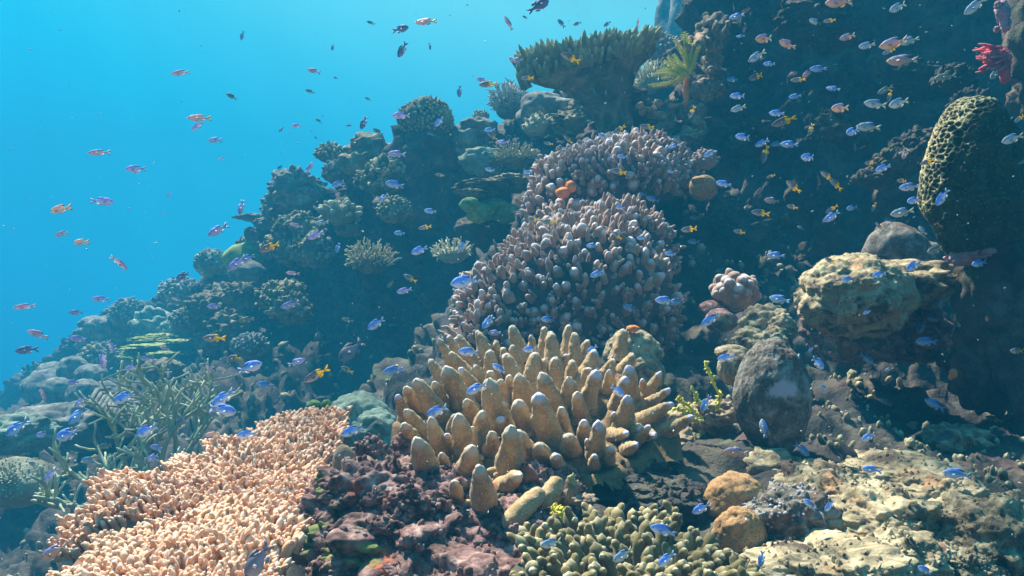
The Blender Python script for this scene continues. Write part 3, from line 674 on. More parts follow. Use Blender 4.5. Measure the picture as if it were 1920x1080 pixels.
# ------------------------------------------------------------------ the two mauve knobbly coral heads
def knobcoral(name, label, ells, n, s, kr, kl):
    """ells: (px, py, Y, rx, ry, depth factor). 100 nearest knobs are parts, the rest one part"""
    E = [on(*e[:5], depth=e[5]) for e in ells]; rs = np.random.RandomState(s)
    root = thing(name, label, 'coral', E[0][0]); org = np.array(root.location); mb = MB()
    for q, (c, r) in enumerate(E): rocky(mb, c, r * .96, s + q, sub=5, big=.10, lump=.08)
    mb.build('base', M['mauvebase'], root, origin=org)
    B, D = [], []
    for q, (c, r) in enumerate(E):
        d = fib(int(n * (r[0] * r[2] + r[0] * r[1]) / .12), s=s + q, jit=.5)
        p = c + d * r * .93 * (1 + .10 * fbm(d + (s + q) * 3.17, 1.2, 3, s + q))[:, None]
        nn = nrm(d / r); ok = (nn[:, 1] < .55) | (nn[:, 2] > .3); ok &= nn[:, 2] > -.55; ok &= fbm(p, 11, 2, s) > -.44
        for q2, (c2, r2) in enumerate(E):
            if q2 != q: ok &= (((p - c2) / r2) ** 2).sum(1) > .86
        B.append(p[ok]); D.append(nn[ok])
    B = np.concatenate(B); D = np.concatenate(D)
    dirs = nrm(D * .8 + np.array([-.05, -.05, .6]) + rs.randn(len(D), 3) * .24)
    L = kl * rs.uniform(.65, 1.25, len(B)); Rr = kr * rs.choice([.65, .8, 1.0, 1.15, 1.5], len(B), p=[.2, .25, .3, .17, .08]) * rs.uniform(.9, 1.1, len(B))
    vis = (-D[:, 1] + .6 * D[:, 2]) / B[:, 1] * Rr; order = np.argsort(-vis)
    fat = Rr[:, None] * 0 + 1
    for i in order[:100]:
        m1 = MB(); fingers(m1, B[i:i + 1], dirs[i:i + 1], L[i:i + 1], Rr[i:i + 1], k=14, rings=12, rough=.6, rf=60, seed=int(i), taper=.72, t0=.5)
        m1.build('knob', M['mauvek'], root, origin=org)
    i = order[100:]; m1 = MB(); fingers(m1, B[i], dirs[i], L[i], Rr[i], k=10, rings=9, rough=.6, rf=60, seed=s, taper=.72, t0=.5)
    # small buds crowd between the big knobs
    nb = len(B) * 2; ii = rs.randint(0, len(B), nb); b2 = B[ii] + rs.randn(nb, 3) * kr * 1.2
    fingers(m1, b2, nrm(dirs[ii] + rs.randn(nb, 3) * .3), kl * rs.uniform(.35, .7, nb), kr * rs.uniform(.35, .6, nb), k=8, rings=7, rough=.25, rf=60, seed=s, taper=.75, t0=.5)
    tag(m1.build('small_knobs', M['mauvek'], root, origin=org), kind='stuff')
knobcoral('knob_coral', 'large mauve knobbly coral head, the lower of two, right behind the tan finger coral',
          [(1090, 560, 2.2, 172, 150, .8), (1165, 480, 2.3, 102, 96, .8), (1050, 510, 2.25, 110, 92, .8), (960, 590, 2.15, 100, 96, .8), (1200, 580, 2.15, 70, 110, .8), (910, 640, 2.05, 60, 56, .8), (1070, 440, 2.5, 70, 50, .8)], 860, 211, .0112, .036)
knobcoral('knob_coral', 'upper mauve knobbly coral head, smaller and farther than the one below it',
          [(1150, 345, 2.8, 130, 70, .9), (1085, 355, 2.75, 88, 70, .9), (1230, 330, 2.85, 74, 58, .9), (1030, 395, 2.7, 44, 50, .9), (1180, 300, 3.0, 110, 30, 1.2)], 740, 231, .0120, .038)
lobes('sponge', 'bright orange sponge lump on the left side of the upper mauve coral', 'sponge', [(1055, 362, 2.45, 14, 11), (1070, 350, 2.45, 10, 12)], 'sponge', 141, **SMOOTH)
lobes('sponge', 'small orange sponge cap on top of the speckled boulder behind the tan coral', 'sponge', [(1186, 616, 1.72, 13, 7)], 'sponge', 143, **SMOOTH)

# ------------------------------------------------------------------ middle right: boulders, pillar, tower, soft corals
lobes('boulder', 'cream speckled boulder close behind the right half of the tan finger coral', 'rock', [(1184, 668, 1.75, 56, 50), (1196, 700, 1.72, 48, 44)], 'rock', 151, sub=5, big=.15, lump=.12, lf=4, fine=.07, ff=10)
knobby('clustered_coral', 'greyish pink coral of tightly packed round nodules below the dark wall', CC, 1378, 548, 2.1, 46, 40, 'mauvek', 153, n=60, kr=.26, kl=.34, base=.84, k=12, rings=10)
lobes('reef_rock', 'purplish lumps at the left foot of the nodule coral', 'rock', [(1335, 582, 2.1, 26, 18), (1352, 600, 2.05, 30, 22)], 'mauve', 155, **SMOOTH)
lobes('boulder', 'cream and green craggy rock between nodule coral and the dark grey pillar', 'rock', [(1432, 606, 1.75, 44, 34), (1465, 620, 1.7, 26, 28), (1415, 640, 1.7, 36, 26), (1450, 645, 1.65, 36, 30)], 'rock', 157, sub=5, big=.3, lump=.35, lf=2.5, fine=.1, ff=8)
lobes('boulder', 'brown rounded knob left of the dark grey pillar', 'rock', [(1378, 690, 1.5, 32, 34), (1372, 660, 1.55, 30, 14)], 'rockdim', 161, sub=5, big=.2, lump=.1, fine=.05, ff=10)
def pillar():
    mb = MB(); c, r = on(1449, 748, 1.35, 71, 114, .95)
    V, Fc = ico(6); q = V + 5.1
    P = V.copy(); s_ = 1 - .16 * np.clip(-V[:, 2], 0, 1) ** 1.0; P[:, :2] *= s_[:, None]
    pw = np.sign(P[:, 2]) * np.abs(P[:, 2]) ** 1.0; P[:, 2] = pw
    d = 1 + .10 * fbm(q, 1.4, 3, 3) + .06 * fbm(q, 5, 5, 5, .75) + .02 * fbm(q, 22, 3, 5, .75) - .05 * np.clip(.4 - worley(q, 3, 4)[0], 0, 1) + .012 * fbm(q, 26, 3, 6, .7)
    mk = np.hypot((V[:, 0] + .05) / .62, (V[:, 2] - (.10 + .16 * np.cos(V[:, 0] * 4.0))) / .20) + .7 * fbm(q, 6, 4, 9, .7)  # lit band across the pillar's face, painted through the pale tip colour
    mb.add(c + P * d[:, None] * r, Fc, np.clip(1.4 - mk * 1.3 - .5 * np.abs(fbm(q, 16, 3, 4)), 0, 1) * (V[:, 1] < .1))
    tag(mb.build('rock_pillar', M['grey'], origin=c), 'egg shaped dark grey rock pillar with a pale patch on its face', 'rock')
pillar()
mb = MB(); c, r = on(1596, 556, 1.75, 100, 78, 1.0)
rocky(mb, c, r, 163, sub=6, big=.22, lump=.20, lf=2.2, fine=.10, ff=9)
c2, r2 = on(1700, 530, 1.9, 100, 42, 1.1); rocky(mb, c2, r2, 165, sub=5, big=.3, lump=.3, lf=2.6, fine=.12, ff=8)
tag(mb.build('boulder', M['rock'], origin=c), 'big cream and green boulder with dark pits hanging out from the dark wall', 'rock')
lobes('cone_rock', 'smooth dim grey cone of rock behind the big cream boulder', 'rock', [(1680, 470, 2.3, 56, 50), (1665, 440, 2.3, 26, 26), (1730, 490, 2.3, 40, 40)], 'grey', 167, **SMOOTH)
def tower():
    mb = MB(); V, Fc = ico(7)
    for (px, py, Y, rx, ry, sq) in ((1828, 338, 1.7, 88, 150, .8), (1772, 360, 1.78, 42, 66, 1)):
        c, r = on(px, py, Y, rx, ry, .9); P = V.copy(); a = np.hypot(P[:, 0], P[:, 1])
        P[:, :2] *= (np.maximum(a, 1e-6) ** (sq - 1))[:, None]; P = P * (1 + .06 * fbm(V, 1.3, 2, 4))[:, None]
        if rx > 60: P[:, 0] *= 1 + .10 * (-P[:, 2])
        X = c + P * r; d1, d2 = worley(X * np.array([.8, .8, 1.15]) + .004 * fbm(X, 30, 2, 1)[:, None], 84, 7); e = np.clip(1 - (d2 - d1) / .26, 0, 1) * np.clip((-.75 * V[:, 0] + .75 * V[:, 2] + .45 * V[:, 1] + .30 * fbm(X, 14, 2, 3) - (.25 if rx > 60 else -.35)) * 3.5, 0, 1)  # real honeycomb net, its pale colour kept sunward to paint the lit rim
        X = X + nrm(P / r) * (e ** .8 * .0045 - .002 + .003 * np.clip(1 - (d2 - d1) / .4, 0, 1) + .010 * fbm(X, 22, 4, 5))[:, None]
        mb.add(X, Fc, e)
    c = W(1828, 338, 1.7)
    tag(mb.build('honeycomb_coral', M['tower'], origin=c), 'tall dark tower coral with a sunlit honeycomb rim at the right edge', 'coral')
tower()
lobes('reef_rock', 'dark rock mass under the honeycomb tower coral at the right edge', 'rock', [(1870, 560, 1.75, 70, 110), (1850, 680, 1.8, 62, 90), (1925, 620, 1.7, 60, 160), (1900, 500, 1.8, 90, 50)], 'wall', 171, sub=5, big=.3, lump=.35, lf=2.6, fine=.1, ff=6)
lobes('crust_outcrop', 'pinkish crusted outcrop at the foot of the honeycomb tower coral', 'rock', [(1790, 468, 1.72, 16, 22), (1800, 485, 1.7, 24, 14), (1826, 478, 1.68, 26, 9), (1850, 471, 1.66, 16, 7)], 'pinkdim', 173, sub=4, big=.4, lump=.5, lf=3, fine=.2, ff=6)
lobes('reef_rock', 'greenish lit knob on the shaded slope left of the right edge rock', 'rock', [(1740, 660, 2.05, 34, 22), (1775, 675, 2.0, 20, 16)], 'rockdim', 175, **ROUGH)
lobes('sponge', 'tiny orange and white sponge on the dark rock near the right edge', 'sponge', [(1787, 700, 1.62, 8, 9), (1782, 708, 1.62, 5, 5)], 'sponge', 177, **SMOOTH)
lobes('reef_rock', 'dark rock root holding up the big cream boulder', 'rock', [(1600, 640, 1.95, 84, 46), (1680, 620, 2.05, 90, 60), (1560, 610, 1.95, 60, 40)], 'mauve', 261, sub=5, big=.3, lump=.35, fine=.14, ff=6)
WL = dict(sub=5, big=.4, lump=.5, lf=2.6, fine=.18, ff=5, nubs=250, ns=.012)
lobes('wall_coral', 'dim bluish soft lump on the upper dark wall right of its middle', CC, [(1700, 140, 2.95, 44, 26), (1735, 165, 2.95, 40, 18)], 'reef', 271, **WL)
lobes('wall_coral', 'faint greenish mound high on the dark wall near the top edge', CC, [(1520, 40, 3.1, 60, 40), (1560, 70, 3.05, 40, 26)], 'wall', 273, **WL)
lobes('wall_coral', 'faint brown ledge on the dark wall left of its middle', CC, [(1420, 250, 3.05, 46, 18), (1400, 275, 3.05, 50, 22)], 'reef', 275, **WL)
lobes('wall_coral', 'dim grey knob cluster halfway down the dark wall', CC, [(1560, 240, 2.95, 36, 24), (1600, 265, 2.95, 30, 20)], 'wall', 277, **WL)
lobes('wall_coral', 'long dim slanting ridge on the dark wall left of the honeycomb tower', CC, [(1690, 300, 2.6, 44, 22), (1730, 270, 2.6, 40, 22), (1650, 335, 2.65, 40, 20)], 'wall', 279, **WL)
lobes('wall_coral', 'low brown growth at the foot of the dark wall above the nodule coral', CC, [(1400, 440, 2.85, 50, 30), (1450, 410, 2.9, 40, 26), (1360, 400, 2.85, 30, 34)], 'reef', 281, **WL)
lobes('wall_coral', 'pale crusted bump on the dark wall below the pink corner soft coral', CC, [(1790, 150, 2.6, 36, 20), (1820, 190, 2.5, 30, 18)], 'reef', 283, **WL)
def softcoral():
    c = W(1862, 112, 2.1); rs = np.random.RandomState(6); mb = MB()
    for q in range(34):
        a = R(rs.uniform(150, 215)); l = rs.uniform(.02, .055); d = nrm(np.array([math.cos(a), rs.uniform(-.4, .4), math.sin(a) * .8]))
        b = c + np.array([rs.uniform(-.005, .03), rs.uniform(-.02, .02), rs.uniform(-.02, .03)])
        tube(mb, [b, b + d * l * .5 + rs.randn(3) * .004, b + d * l], .0045 * np.array([1.4, 1, .5]), 5)
    for (x, y, rx, ry) in ((1880, 112, 14, 22), (1884, 140, 9, 16), (1870, 104, 14, 12)):
        cc, r = on(x, y, 2.1, rx, ry); rocky(mb, cc, r, x, sub=4, big=.4, lump=.5, lf=3, fine=.15, ff=5)
    tag(mb.build('soft_coral', M['pink'], origin=c), 'bright red feathery soft coral growing from the right edge', 'soft coral')
    lobes('soft_coral', 'pale pink soft coral hanging in the top right corner', 'soft coral', [(1880, 22, 2.1, 12, 20), (1885, 45, 2.1, 9, 16), (1872, 10, 2.1, 8, 8), (1868, 55, 2.1, 5, 6)], 'pinkdim', 179, sub=4, big=.4, lump=.5, lf=3, fine=.15, ff=5)
softcoral()
lobes('reef_rock', 'dark hanging rock behind the red soft coral in the top right corner', 'rock', [(1945, 60, 2.2, 60, 120), (1960, 170, 2.2, 60, 60)], 'wall', 181, **ROUGH)

# ------------------------------------------------------------------ foreground right: sunlit rock ledge and domes
def fgrock(label, parts, m, s, **kw):
    mb = MB()
    for q, (px, py, Y, rx, ry, dp) in enumerate(parts):
        c, r = on(px, py, Y, rx, ry, dp); rocky(mb, c, r, s + q * 3, **kw)
    c = W(*parts[0][:3]); return tag(mb.build('boulder', M[m], origin=c), label, 'rock')
FG = dict(sub=6, big=.30, lump=.34, lf=2.4, fine=.17, ff=6, nubs=500, ns=.003)
fgrock('sunlit cream rock ledge running down the middle of the lower right foreground', [(1560, 940, 1.15, 100, 62, 1.2), (1650, 985, 1.05, 110, 70, 1.1), (1500, 910, 1.25, 70, 40, 1.2)], 'rock', 191, **FG)
fgrock('wide sunlit cream rock behind the ledge with small dark holes', [(1700, 905, 1.3, 110, 48, 1.3), (1780, 950, 1.2, 70, 60, 1.1), (1630, 890, 1.35, 90, 36, 1.2)], 'rock', 201, **FG)
fgrock('low pale rock along the bottom edge right of the olive coral', [(1560, 1075, .92, 150, 60, 1.0), (1680, 1060, .95, 90, 60, 1.0)], 'rock', 207, **FG)
fgrock('grey mottled rock between the tan domes and the sunlit ledge', [(1480, 975, 1.05, 84, 64, 1.0)], 'grey', 213, **FG)
fgrock('dark pitted rock in the bottom right corner', [(1870, 1020, 1.0, 100, 90, 1.0), (1800, 1070, .95, 60, 50, 1.0)], 'rockdim', 217, **FG)
fgrock('craggy rock with a pale crown on the far side of the lower right slope', [(1790, 830, 1.6, 60, 34, 1.0), (1770, 812, 1.6, 24, 18, 1.0)], 'rockdim', 219, **ROUGH)
lobes('dome_coral', 'smooth tan dome coral with a sunlit top left of the cream ledge', CC, [(1378, 945, 1.12, 60, 58)], 'domet', 223, sub=6, big=.14, lump=.12, fine=.05, ff=6)
lobes('dome_coral', 'smaller speckled tan dome coral in front of the smooth tan dome', CC, [(1386, 1000, 1.02, 50, 52)], 'domet', 227, sub=6, big=.2, lump=.15, fine=.06, ff=6)
fgrock('dark shadowed rock behind the smooth tan dome coral', [(1300, 900, 1.35, 90, 50, 1.0), (1440, 880, 1.3, 60, 40, 1.0)], 'rockdim', 229, **ROUGH)
lobes('crusted_rock', 'crusted brown rock with pale tufts between tan finger coral and pillar', 'rock', [(1310, 800, 1.5, 60, 48), (1345, 775, 1.45, 40, 26), (1270, 830, 1.45, 50, 32)], 'twig', 233, sub=5, big=.35, lump=.4, lf=3, fine=.2, ff=7)
fgrock('smooth brown grey rock in the shadow under the right side of the tan finger coral', [(1150, 905, 1.22, 110, 44, 1.0), (1240, 935, 1.15, 90, 44, 1.0), (1100, 880, 1.3, 90, 40, 1.0), (1220, 880, 1.35, 80, 36, 1.0)], 'reef', 251, sub=6, big=.3, lump=.35, fine=.18, ff=7, nubs=500, ns=.005)
def weed():
    mb = MB(); rs = np.random.RandomState(9)
    def sprig(p0, p1, r, Y):
        P = np.array([W(*p0, Y), (W(*p0, Y) + W(*p1, Y)) / 2 + rs.randn(3) * .006, W(*p1, Y)]); tube(mb, P, r, 6)
        k = 16; t = rs.uniform(.35, 1, k)[:, None]; b = P[0] * (1 - t) + P[2] * t
        fingers(mb, b, rs.randn(k, 3) + [0, 0, .4], .008, .003, k=6, rings=4)
    sprig((1350, 742), (1322, 678), .0022, 1.38); sprig((1318, 775), (1298, 730), .002, 1.36); sprig((1318, 782), (1270, 745), .0016, 1.36); sprig((1318, 785), (1262, 765), .0016, 1.36); sprig((1345, 770), (1350, 735), .0035, 1.38); sprig((1318, 790), (1290, 785), .0016, 1.35)
    tag(mb.build('algae_sprig', M['yellow'], origin=W(1330, 740, 1.38)), 'yellow knobbly algae sprigs at the left side of the grey pillar', 'algae')
weed()

# ------------------------------------------------------------------ foreground centre: the tan finger coral
FT = """300 140 380 260 30;350 125 400 200 22;395 120 470 230 30;490 100 540 230 36;645 80 700 200 38;570 150 600 220 20;748 120 752 210 26;798 85 800 190 24;835 110 850 260 42;910 80 915 180 28;950 115 950 250 30;
1010 150 980 230 26;1170 100 1155 200 34;640 170 690 280 30;605 185 620 240 22;245 240 330 320 34;345 200 440 290 34;540 200 560 290 34;620 215 670 310 36;755 200 755 330 44;1060 200 990 300 38;945 245 930 320 32;905 215 905 260 18;
1145 240 1090 300 30;1240 215 1180 270 30;850 230 860 340 36;815 240 800 330 26;335 275 430 440 48;410 280 480 370 34;480 265 510 330 28;545 300 560 350 24;580 335 620 420 32;640 320 640 390 26;680 310 720 450 47;805 305 860 470 50;930 320 930 450 48;
1015 285 980 340 32;1065 300 1000 450 47;1120 290 1110 350 28;1215 275 1210 420 42;1275 335 1270 370 18;1360 300 1290 390 28;1190 330 1160 420 36;145 370 190 450 36;115 410 150 480 28;205 335 300 480 46;285 350 330 440 32;430 430 470 500 36;
520 335 600 540 58;680 440 720 560 46;790 400 830 600 62;1200 410 1180 560 50;1415 380 1270 450 30;1425 450 1240 520 36;1510 505 1380 560 32;1340 600 1260 570 30;1265 565 1220 570 24;1200 590 1140 580 30;1075 535 1050 680 50;985 530 1000 600 40;
915 600 930 650 44;140 545 200 620 34;275 520 320 680 46;370 500 380 560 30;410 500 440 700 54;500 490 510 600 42;590 520 600 560 32;540 590 560 650 36;660 560 640 760 60;700 580 740 680 38;215 620 270 790 60;450 645 440 800 56;510 745 530 930 60;
380 820 400 880 34;325 690 340 740 28;795 640 800 690 42;860 690 870 720 30;150 480 220 560 36;680 790 620 820 42;1040 690 1040 720 26;1005 620 1020 660 18;1135 495 1140 530 18;1310 555 1240 600 26;960 400 980 500 34;745 500 770 580 28;1130 660 1110 700 24;470 560 480 620 28;350 590 350 660 28;880 470 900 560 34;600 440 620 520 32;1240 640 1200 640 28"""
def finger_coral():
    root = thing('finger_coral', 'large tan finger coral with thick upright tapering branches in the centre foreground', 'coral', W(960, 850, 1.25)); org = np.array(root.location)
    rs = np.random.RandomState(2); bases = []
    def depth(y): return 1.62 - .62 * y / 930
    for ln in FT.replace('\n', '').split(';'):
        tx, ty, bx, by, hw = map(float, ln.split())
        Yb = depth(by) + .02; side = abs(tx - bx) / (abs(ty - by) + 1)
        Yt = Yb - .02 - .05 * (by / 930) + (.03 if by < 350 else 0)
        b = W(700 + bx / 2.511, 580 + (by + 14) / 2.511, Yb); t = W(700 + tx / 2.511, 580 + (ty - 6) / 2.511, Yt)
        r = hw / 2.511 / F * Yb * 1.36; D = t - b; L = np.linalg.norm(D); D = D / L; bases.append(b)
        b = b - D * L * .22; L *= 1.22
        k, rg = 30, 44; tp, tf = finger_tpl(k, rg, .37 if hw > 24 else .5, .80); X, Y_, Z = frame(D[None])
        V = b + X * tp[:, :1] * r + Y_ * tp[:, 1:2] * r + Z * tp[:, 2:] * L
        bend = np.array([rs.uniform(-.06, .06), rs.uniform(-.06, .06), 0]) + np.array([-.05 * np.sign(bx - 700) * min(1, side), 0, 0])
        V = V + bend * (tp[:, 2:] ** 2) * L
        rad = nrm(X * tp[:, :1] + Y_ * tp[:, 1:2] + Z * (tp[:, 2:] > .85) * tp[:, 2:] * .5)
        V = V + rad * (.22 * fbm(V, 22, 3, 3) * r + (.0030 * np.clip(np.abs(fbm(V, 55, 2, 6)) - .1, 0, 1)) + .0026 * (np.clip(.55 - worley(V * np.array([1, 1, .6]), 170, 5)[0], -.3, .6)))[:, None]
        pale = (tx > 1050 and ty > 250) or (tx > 960 and ty > 480) or rs.rand() < .10
        mb = MB(); mb.add(V, tf, tp[:, 2])
        nb = rs.randint(0, 3) if hw > 30 else 0; az = rs.uniform(0, 6.28, nb); hh = rs.uniform(.15, .3, nb); sd = X * np.cos(az)[:, None] + Y_ * np.sin(az)[:, None]
        fingers(mb, b + D * L * hh[:, None] + sd * r * .55, nrm(sd + D * rs.uniform(.3, .9)), r * rs.uniform(.5, 1.0, nb), r * rs.uniform(.20, .36, nb), k=12, rings=9, rough=.3, rf=90, taper=.75)
        mb.build('finger', M['tanpale' if pale else 'tan'], root, origin=org)
    # two fallen fingers leaning at the front
    for (a, b_, c_, w_) in (((795, 855, 1.0), (700, 930, .97), (622, 1035, .96), 46), ((875, 795, 1.03), (850, 850, 1.02), (780, 925, 1.0), 44)):
        P = np.array([W(700 + q[0] / 2.511, 580 + q[1] / 2.511, q[2]) for q in (a, b_, c_)]); t = np.linspace(0, 1, 30)[:, None]
        pts = (1 - t) ** 2 * P[0] + 2 * t * (1 - t) * P[1] + t ** 2 * P[2]; tq = t[:, 0]
        rr = w_ / 2.511 / F * .98 * (.80 + .2 * np.sin(tq * 3.1)) * np.sqrt(np.clip(1 - np.clip((tq - .80) / .2, 0, 1) ** 2, .02, 1)) * np.sqrt(np.clip(1 - np.clip((.15 - tq) / .15, 0, 1) ** 2, .03, 1))
        mb = MB(); tube(mb, pts, rr, 26, t=tq * .9); V = mb.V[0]; axis = pts[np.argmin(((V[:, None] - pts[None]) ** 2).sum(-1), 1)]
        n_ = nrm(V - axis); mb.V[0] = V + n_ * (.10 * fbm(V, 25, 2, 3) * .02 + .0022 * np.clip(.6 - worley(V, 130, 5)[0], -.2, .6))[:, None]
        mb.build('fallen_finger', M['tan'], root, origin=org)
    # the joined base between the fingers: a surface through their feet
    bs = np.array(bases); lo = bs.min(0) - .02; hi = bs.max(0) + .02
    gx, gy = np.meshgrid(np.linspace(lo[0], hi[0], 120), np.linspace(lo[1], hi[1], 110)); g = np.stack([gx.ravel(), gy.ravel()], -1)
    d = np.linalg.norm(g[:, None] - bs[None, :, :2], axis=-1); wq = 1 / (d ** 2 + 1e-4) ** 1.5; z = (wq * bs[None, :, 2]).sum(1) / wq.sum(1)
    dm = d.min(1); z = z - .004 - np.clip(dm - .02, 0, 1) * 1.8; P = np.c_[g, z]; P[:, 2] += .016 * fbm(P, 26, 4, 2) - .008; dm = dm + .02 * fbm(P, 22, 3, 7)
    keep = dm < .040; idx = np.arange(len(g)).reshape(gx.shape)
    Q = np.stack([idx[:-1, :-1], idx[:-1, 1:], idx[1:, 1:], idx[1:, :-1]], -1).reshape(-1, 4); Q = Q[keep[Q].all(1)]
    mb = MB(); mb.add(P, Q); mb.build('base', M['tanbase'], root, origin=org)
finger_coral()

# dead mauve reef rock under it, with stumps
def mauve_rock():
    mb = MB(); s = 300
    for (px, py, Y, rx, ry, dp) in ((800, 1010, 1.05, 180, 90, 1), (720, 930, 1.1, 110, 70, 1), (850, 950, 1.08, 110, 70, 1), (640, 960, 1.15, 70, 80, 1), (960, 1010, 1.0, 90, 70, 1), (880, 1090, .95, 200, 80, 1), (680, 1060, 1.0, 90, 70, 1), (1010, 940, 1.12, 70, 60, 1),
                                    (690, 865, 1.15, 24, 44, 1), (760, 850, 1.2, 22, 36, 1), (735, 885, 1.15, 30, 34, 1), (765, 955, 1.0, 40, 36, 1), (650, 1000, 1.0, 32, 24, 1), (735, 1000, .98, 30, 34, 1), (1050, 900, 1.15, 30, 26, 1), (1080, 925, 1.12, 20, 20, 1), (630, 920, 1.15, 24, 30, 1)):
        c, r = on(px, py, Y, rx, ry, dp); s += 3; rocky(mb, c, r, s, sub=6 if rx > 60 else 5, big=.4, lump=.5, lf=3.2, fine=.20, ff=6, nubs=900 if rx > 60 else 250, ns=.0045)
    c = W(800, 1000, 1.05)
    tag(mb.build('dead_coral_rock', M['mauve'], origin=c), 'mauve and maroon crusted dead coral rock under the tan finger coral', 'rock')
    mb = MB(); fingers(mb, np.array([W(650, 925, 1.1)]), np.array([(-.06, -.02, 1.0)]), .068, .021, k=26, rings=30, rough=.25, rf=40, taper=.6, t0=.7)
    tag(mb.build('coral_stump', M['twig'], origin=W(650, 925, 1.1)), 'single brown grey dead finger standing between orange table and mauve rock', 'coral')
    mb = MB(); c, r = on(665, 1022, .97, 34, 34); rocky(mb, c, r, 77, sub=5, big=.25, lump=.3, fine=.12, ff=7)
    tag(mb.build('algae_covered_rock', M['rockdim'], origin=c), 'knob of rock with green algae at the lower left of the mauve rock', 'rock')
    mb = MB(); c, r = on(718, 1052, .95, 18, 14); rocky(mb, c, r, 79, sub=4, big=.3, lump=.4, fine=.12, ff=7)
    tag(mb.build('sponge', M['sponge'], origin=c), 'orange sponge at the bottom edge below the mauve rock', 'sponge')
    mb = MB(); c, r = on(1072, 918, 1.08, 14, 26); rocky(mb, c, r, 83, sub=4, big=.5, lump=.6, fine=.2, ff=7)
    c2, r2 = on(1095, 940, 1.07, 22, 14); rocky(mb, c2, r2, 85, sub=4, big=.5, lump=.6, fine=.2, ff=7)
    tag(mb.build('crust_ridge', M['twig'], origin=c), 'bright red and lime crusted ridge right of the fallen tan finger', 'rock')
    mb = MB(); rs = np.random.RandomState(3); c, r = on(1035, 965, 1.05, 26, 20); rocky(mb, c, r * .8, 87, sub=4, big=.4, lump=.5, fine=.2, ff=6)
    D = fib(160, s=5); fingers(mb, c + D * r * .75, nrm(D + rs.randn(160, 3) * .5), .007, .0016, k=5, rings=4)
    tag(mb.build('algae_tuft', M['yellow'], origin=c), 'speckled yellow algae tuft under the fallen tan finger', 'algae')
mauve_rock()

# green headed boulders left of the finger coral
lobes('boulder', 'pale green and grey rounded boulder between orange table and tan finger coral', 'rock', [(672, 790, 1.75, 62, 54), (705, 815, 1.7, 46, 46), (720, 845, 1.68, 34, 40)], 'teal', 241, sub=5, big=.15, lump=.15, lf=3, fine=.05, ff=8)
lobes('small_green_coral', 'small pale green knobs at the upper tip of the orange table coral', CC, [(588, 762, 1.9, 14, 12), (612, 762, 1.9, 12, 12), (600, 775, 1.9, 20, 10)], 'green', 243, **SMOOTH)
lobes('boulder', 'tiny smooth green ball beside the dead brown finger', 'rock', [(662, 852, 1.35, 13, 13)], 'teal', 245, **SMOOTH)
lobes('reef_rock', 'low dim teal rock behind the tip of the orange table coral', 'rock', [(560, 812, 2.2, 70, 34), (640, 830, 2.1, 50, 40)], 'teal', 247, **ROUGH)

# ------------------------------------------------------------------ orange table coral, two tiers, and the olive coral
def wp(l): return [W(*q) for q in l]
plate_coral('table_coral', 'orange pink table coral, the long upper tier reaching up to the right', 'coral',
            wp([(130, 968, 1.02), (250, 905, 1.18), (420, 838, 1.34), (560, 790, 1.47), (640, 788, 1.50), (650, 815, 1.42), (618, 868, 1.30), (598, 930, 1.20), (580, 1060, 1.06), (430, 1060, 1.05), (250, 1000, 1.08)]),
            'orange', 61, .0108, .026, .0043, tilt=.55, k=8, rings=7, und=.02, thick=.02, sub=3, mbase='orangebase', group='orange table coral tiers')
plate_coral('table_coral', 'orange pink table coral, the brightly lit lower tier along the bottom edge', 'coral',
            wp([(95, 1085, .80), (180, 1005, .92), (300, 985, .96), (450, 965, .99), (530, 985, .955), (540, 1030, .89), (500, 1120, .79), (430, 1250, .68), (200, 1300, .64), (60, 1200, .70)]),
            'orange', 67, .0102, .024, .0042, tilt=.6, k=8, rings=7, und=.015, thick=.015, sub=3, mbase='orangebase', group='orange table coral tiers')
plate_coral('branching_coral', 'olive coral with crowded pale tipped branchlets at the bottom edge', 'coral',
            wp([(955, 1085, .84), (1040, 1015, .93), (1120, 985, .98), (1230, 985, .99), (1330, 1022, .93), (1420, 1085, .85), (1450, 1200, .72), (930, 1220, .70)]),
            'olive', 71, .0235, .040, .0072, tilt=.7, k=10, rings=8, und=.02, thick=.02, sub=3, mbase='oliveb')
